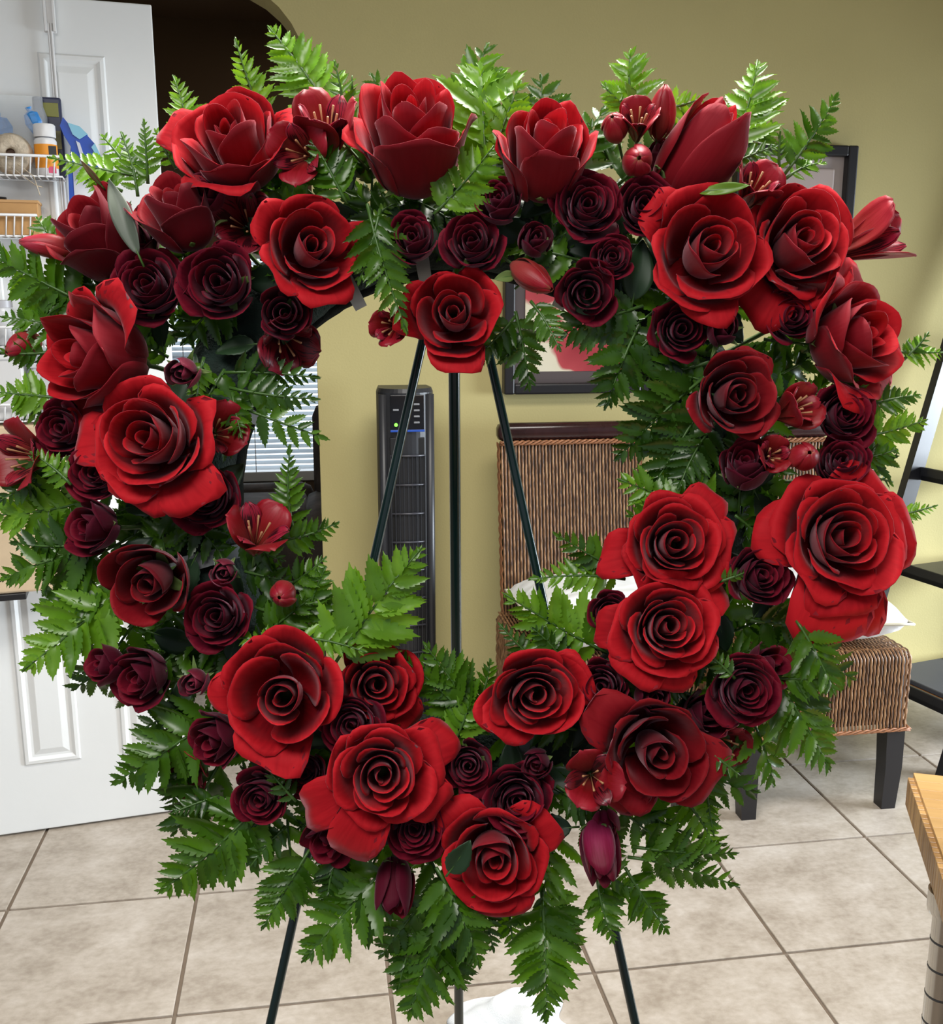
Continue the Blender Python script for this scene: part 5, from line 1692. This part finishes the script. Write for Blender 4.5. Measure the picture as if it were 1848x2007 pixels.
 (440, 730, 628, 742, 1, 10, .26, 'dark fern frond pointing right before the window, upper'),
 (450, 790, 646, 862, 0, 7, .30, 'loose fern frond trailing right across the window'),
 (455, 770, 475, 860, 0, 7, .40, 'fern tip hanging down before the window'),
 (400, 700, 385, 800, 2, 8, .34, 'fern tip left of the inner window, beside the mauve bud'),
 (560, 1150, 640, 1090, 0, 8, .40, 'fern tip on the inner left pointing at the left easel leg'),
 (930, 1420, 778, 1282, 0, 10, .34, 'fern frond on the inner bottom edge leaning left'),
 (930, 1400, 828, 1258, 0, 10, .36, 'fern frond standing on the inner bottom edge before the fan'),
 (925, 1400, 960, 1290, 0, 9, .36, 'fern frond upright on the inner bottom edge over the rear easel leg'),
 (900, 1440, 1000, 1330, 1, 8, .34, 'dark fern frond left of the inner bottom rose'),
 (880, 1470, 925, 1350, 2, 8, .44, 'fern frond at the bottom of the opening, behind the scarlet petal rose'),
 (1130, 1430, 960, 1405, 1, 9, .34, 'dark fern frond lying under the inner bottom rose'),
 (580, 1570, 520, 1500, 1, 7, .34, 'dark curled fern tip beside the dusky burgundy rose'),
 (1090, 1540, 1200, 1600, 1, 9, .40, 'dark fern frond below the streaked dark alstroemeria'),
 (1060, 1620, 1030, 1770, 2, 9, .34, 'bright fern frond right of the lowest red rose'),
]
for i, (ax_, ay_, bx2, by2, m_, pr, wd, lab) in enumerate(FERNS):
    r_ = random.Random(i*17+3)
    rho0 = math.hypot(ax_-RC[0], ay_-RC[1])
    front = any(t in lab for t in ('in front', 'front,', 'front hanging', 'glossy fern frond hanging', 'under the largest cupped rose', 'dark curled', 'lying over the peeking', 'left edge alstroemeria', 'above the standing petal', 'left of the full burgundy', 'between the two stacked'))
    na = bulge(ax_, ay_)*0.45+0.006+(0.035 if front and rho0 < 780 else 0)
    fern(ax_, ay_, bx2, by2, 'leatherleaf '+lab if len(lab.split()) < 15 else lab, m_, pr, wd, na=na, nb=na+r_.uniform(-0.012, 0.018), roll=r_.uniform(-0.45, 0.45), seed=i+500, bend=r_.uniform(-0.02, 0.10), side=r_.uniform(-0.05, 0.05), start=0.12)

# filler fronds packed behind the flowers
rf = random.Random(99)
for k in range(130):
    a = 2*math.pi*(k+rf.random()*0.7)/130
    rr = 470+260*((k*0.618+0.2) % 1)
    cx, cy = RC[0]+rr*math.cos(a), RC[1]-rr*math.sin(a)
    if rr > 600:
        b_ = a+rf.uniform(-0.7, 0.7)
    else:
        b_ = a+math.pi*rf.choice((0.6, -0.6, 0.9))+rf.uniform(-0.6, 0.6)
    ln = rf.uniform(130, 185)
    ex, ey = cx+ln*math.cos(b_), cy-ln*math.sin(b_)
    re = math.hypot(ex-RC[0], ey-RC[1])
    if re < 440:
        b_ = a+rf.uniform(-0.5, 0.5)
        ex, ey = cx+ln*math.cos(b_), cy-ln*math.sin(b_)
    nn_ = bulge(cx, cy)*rf.uniform(0.05, 0.35)
    mm = rf.choice((0, 1, 1))
    fern(cx, cy, ex, ey, 'short %s fern frond %s, packed behind the %s' % (('mid green', 'dark')[mm], heading(ex-cx, ey-cy), nearest(cx, cy)), mm, 6, 0.50, na=nn_, nb=nn_+rf.uniform(-0.015, 0.02), roll=rf.uniform(-0.6, 0.6), seed=k+9000, group='fern fronds packed behind the flowers', start=0.08)

# dark fronds closing the gaps of the outer rim on the left and lower right
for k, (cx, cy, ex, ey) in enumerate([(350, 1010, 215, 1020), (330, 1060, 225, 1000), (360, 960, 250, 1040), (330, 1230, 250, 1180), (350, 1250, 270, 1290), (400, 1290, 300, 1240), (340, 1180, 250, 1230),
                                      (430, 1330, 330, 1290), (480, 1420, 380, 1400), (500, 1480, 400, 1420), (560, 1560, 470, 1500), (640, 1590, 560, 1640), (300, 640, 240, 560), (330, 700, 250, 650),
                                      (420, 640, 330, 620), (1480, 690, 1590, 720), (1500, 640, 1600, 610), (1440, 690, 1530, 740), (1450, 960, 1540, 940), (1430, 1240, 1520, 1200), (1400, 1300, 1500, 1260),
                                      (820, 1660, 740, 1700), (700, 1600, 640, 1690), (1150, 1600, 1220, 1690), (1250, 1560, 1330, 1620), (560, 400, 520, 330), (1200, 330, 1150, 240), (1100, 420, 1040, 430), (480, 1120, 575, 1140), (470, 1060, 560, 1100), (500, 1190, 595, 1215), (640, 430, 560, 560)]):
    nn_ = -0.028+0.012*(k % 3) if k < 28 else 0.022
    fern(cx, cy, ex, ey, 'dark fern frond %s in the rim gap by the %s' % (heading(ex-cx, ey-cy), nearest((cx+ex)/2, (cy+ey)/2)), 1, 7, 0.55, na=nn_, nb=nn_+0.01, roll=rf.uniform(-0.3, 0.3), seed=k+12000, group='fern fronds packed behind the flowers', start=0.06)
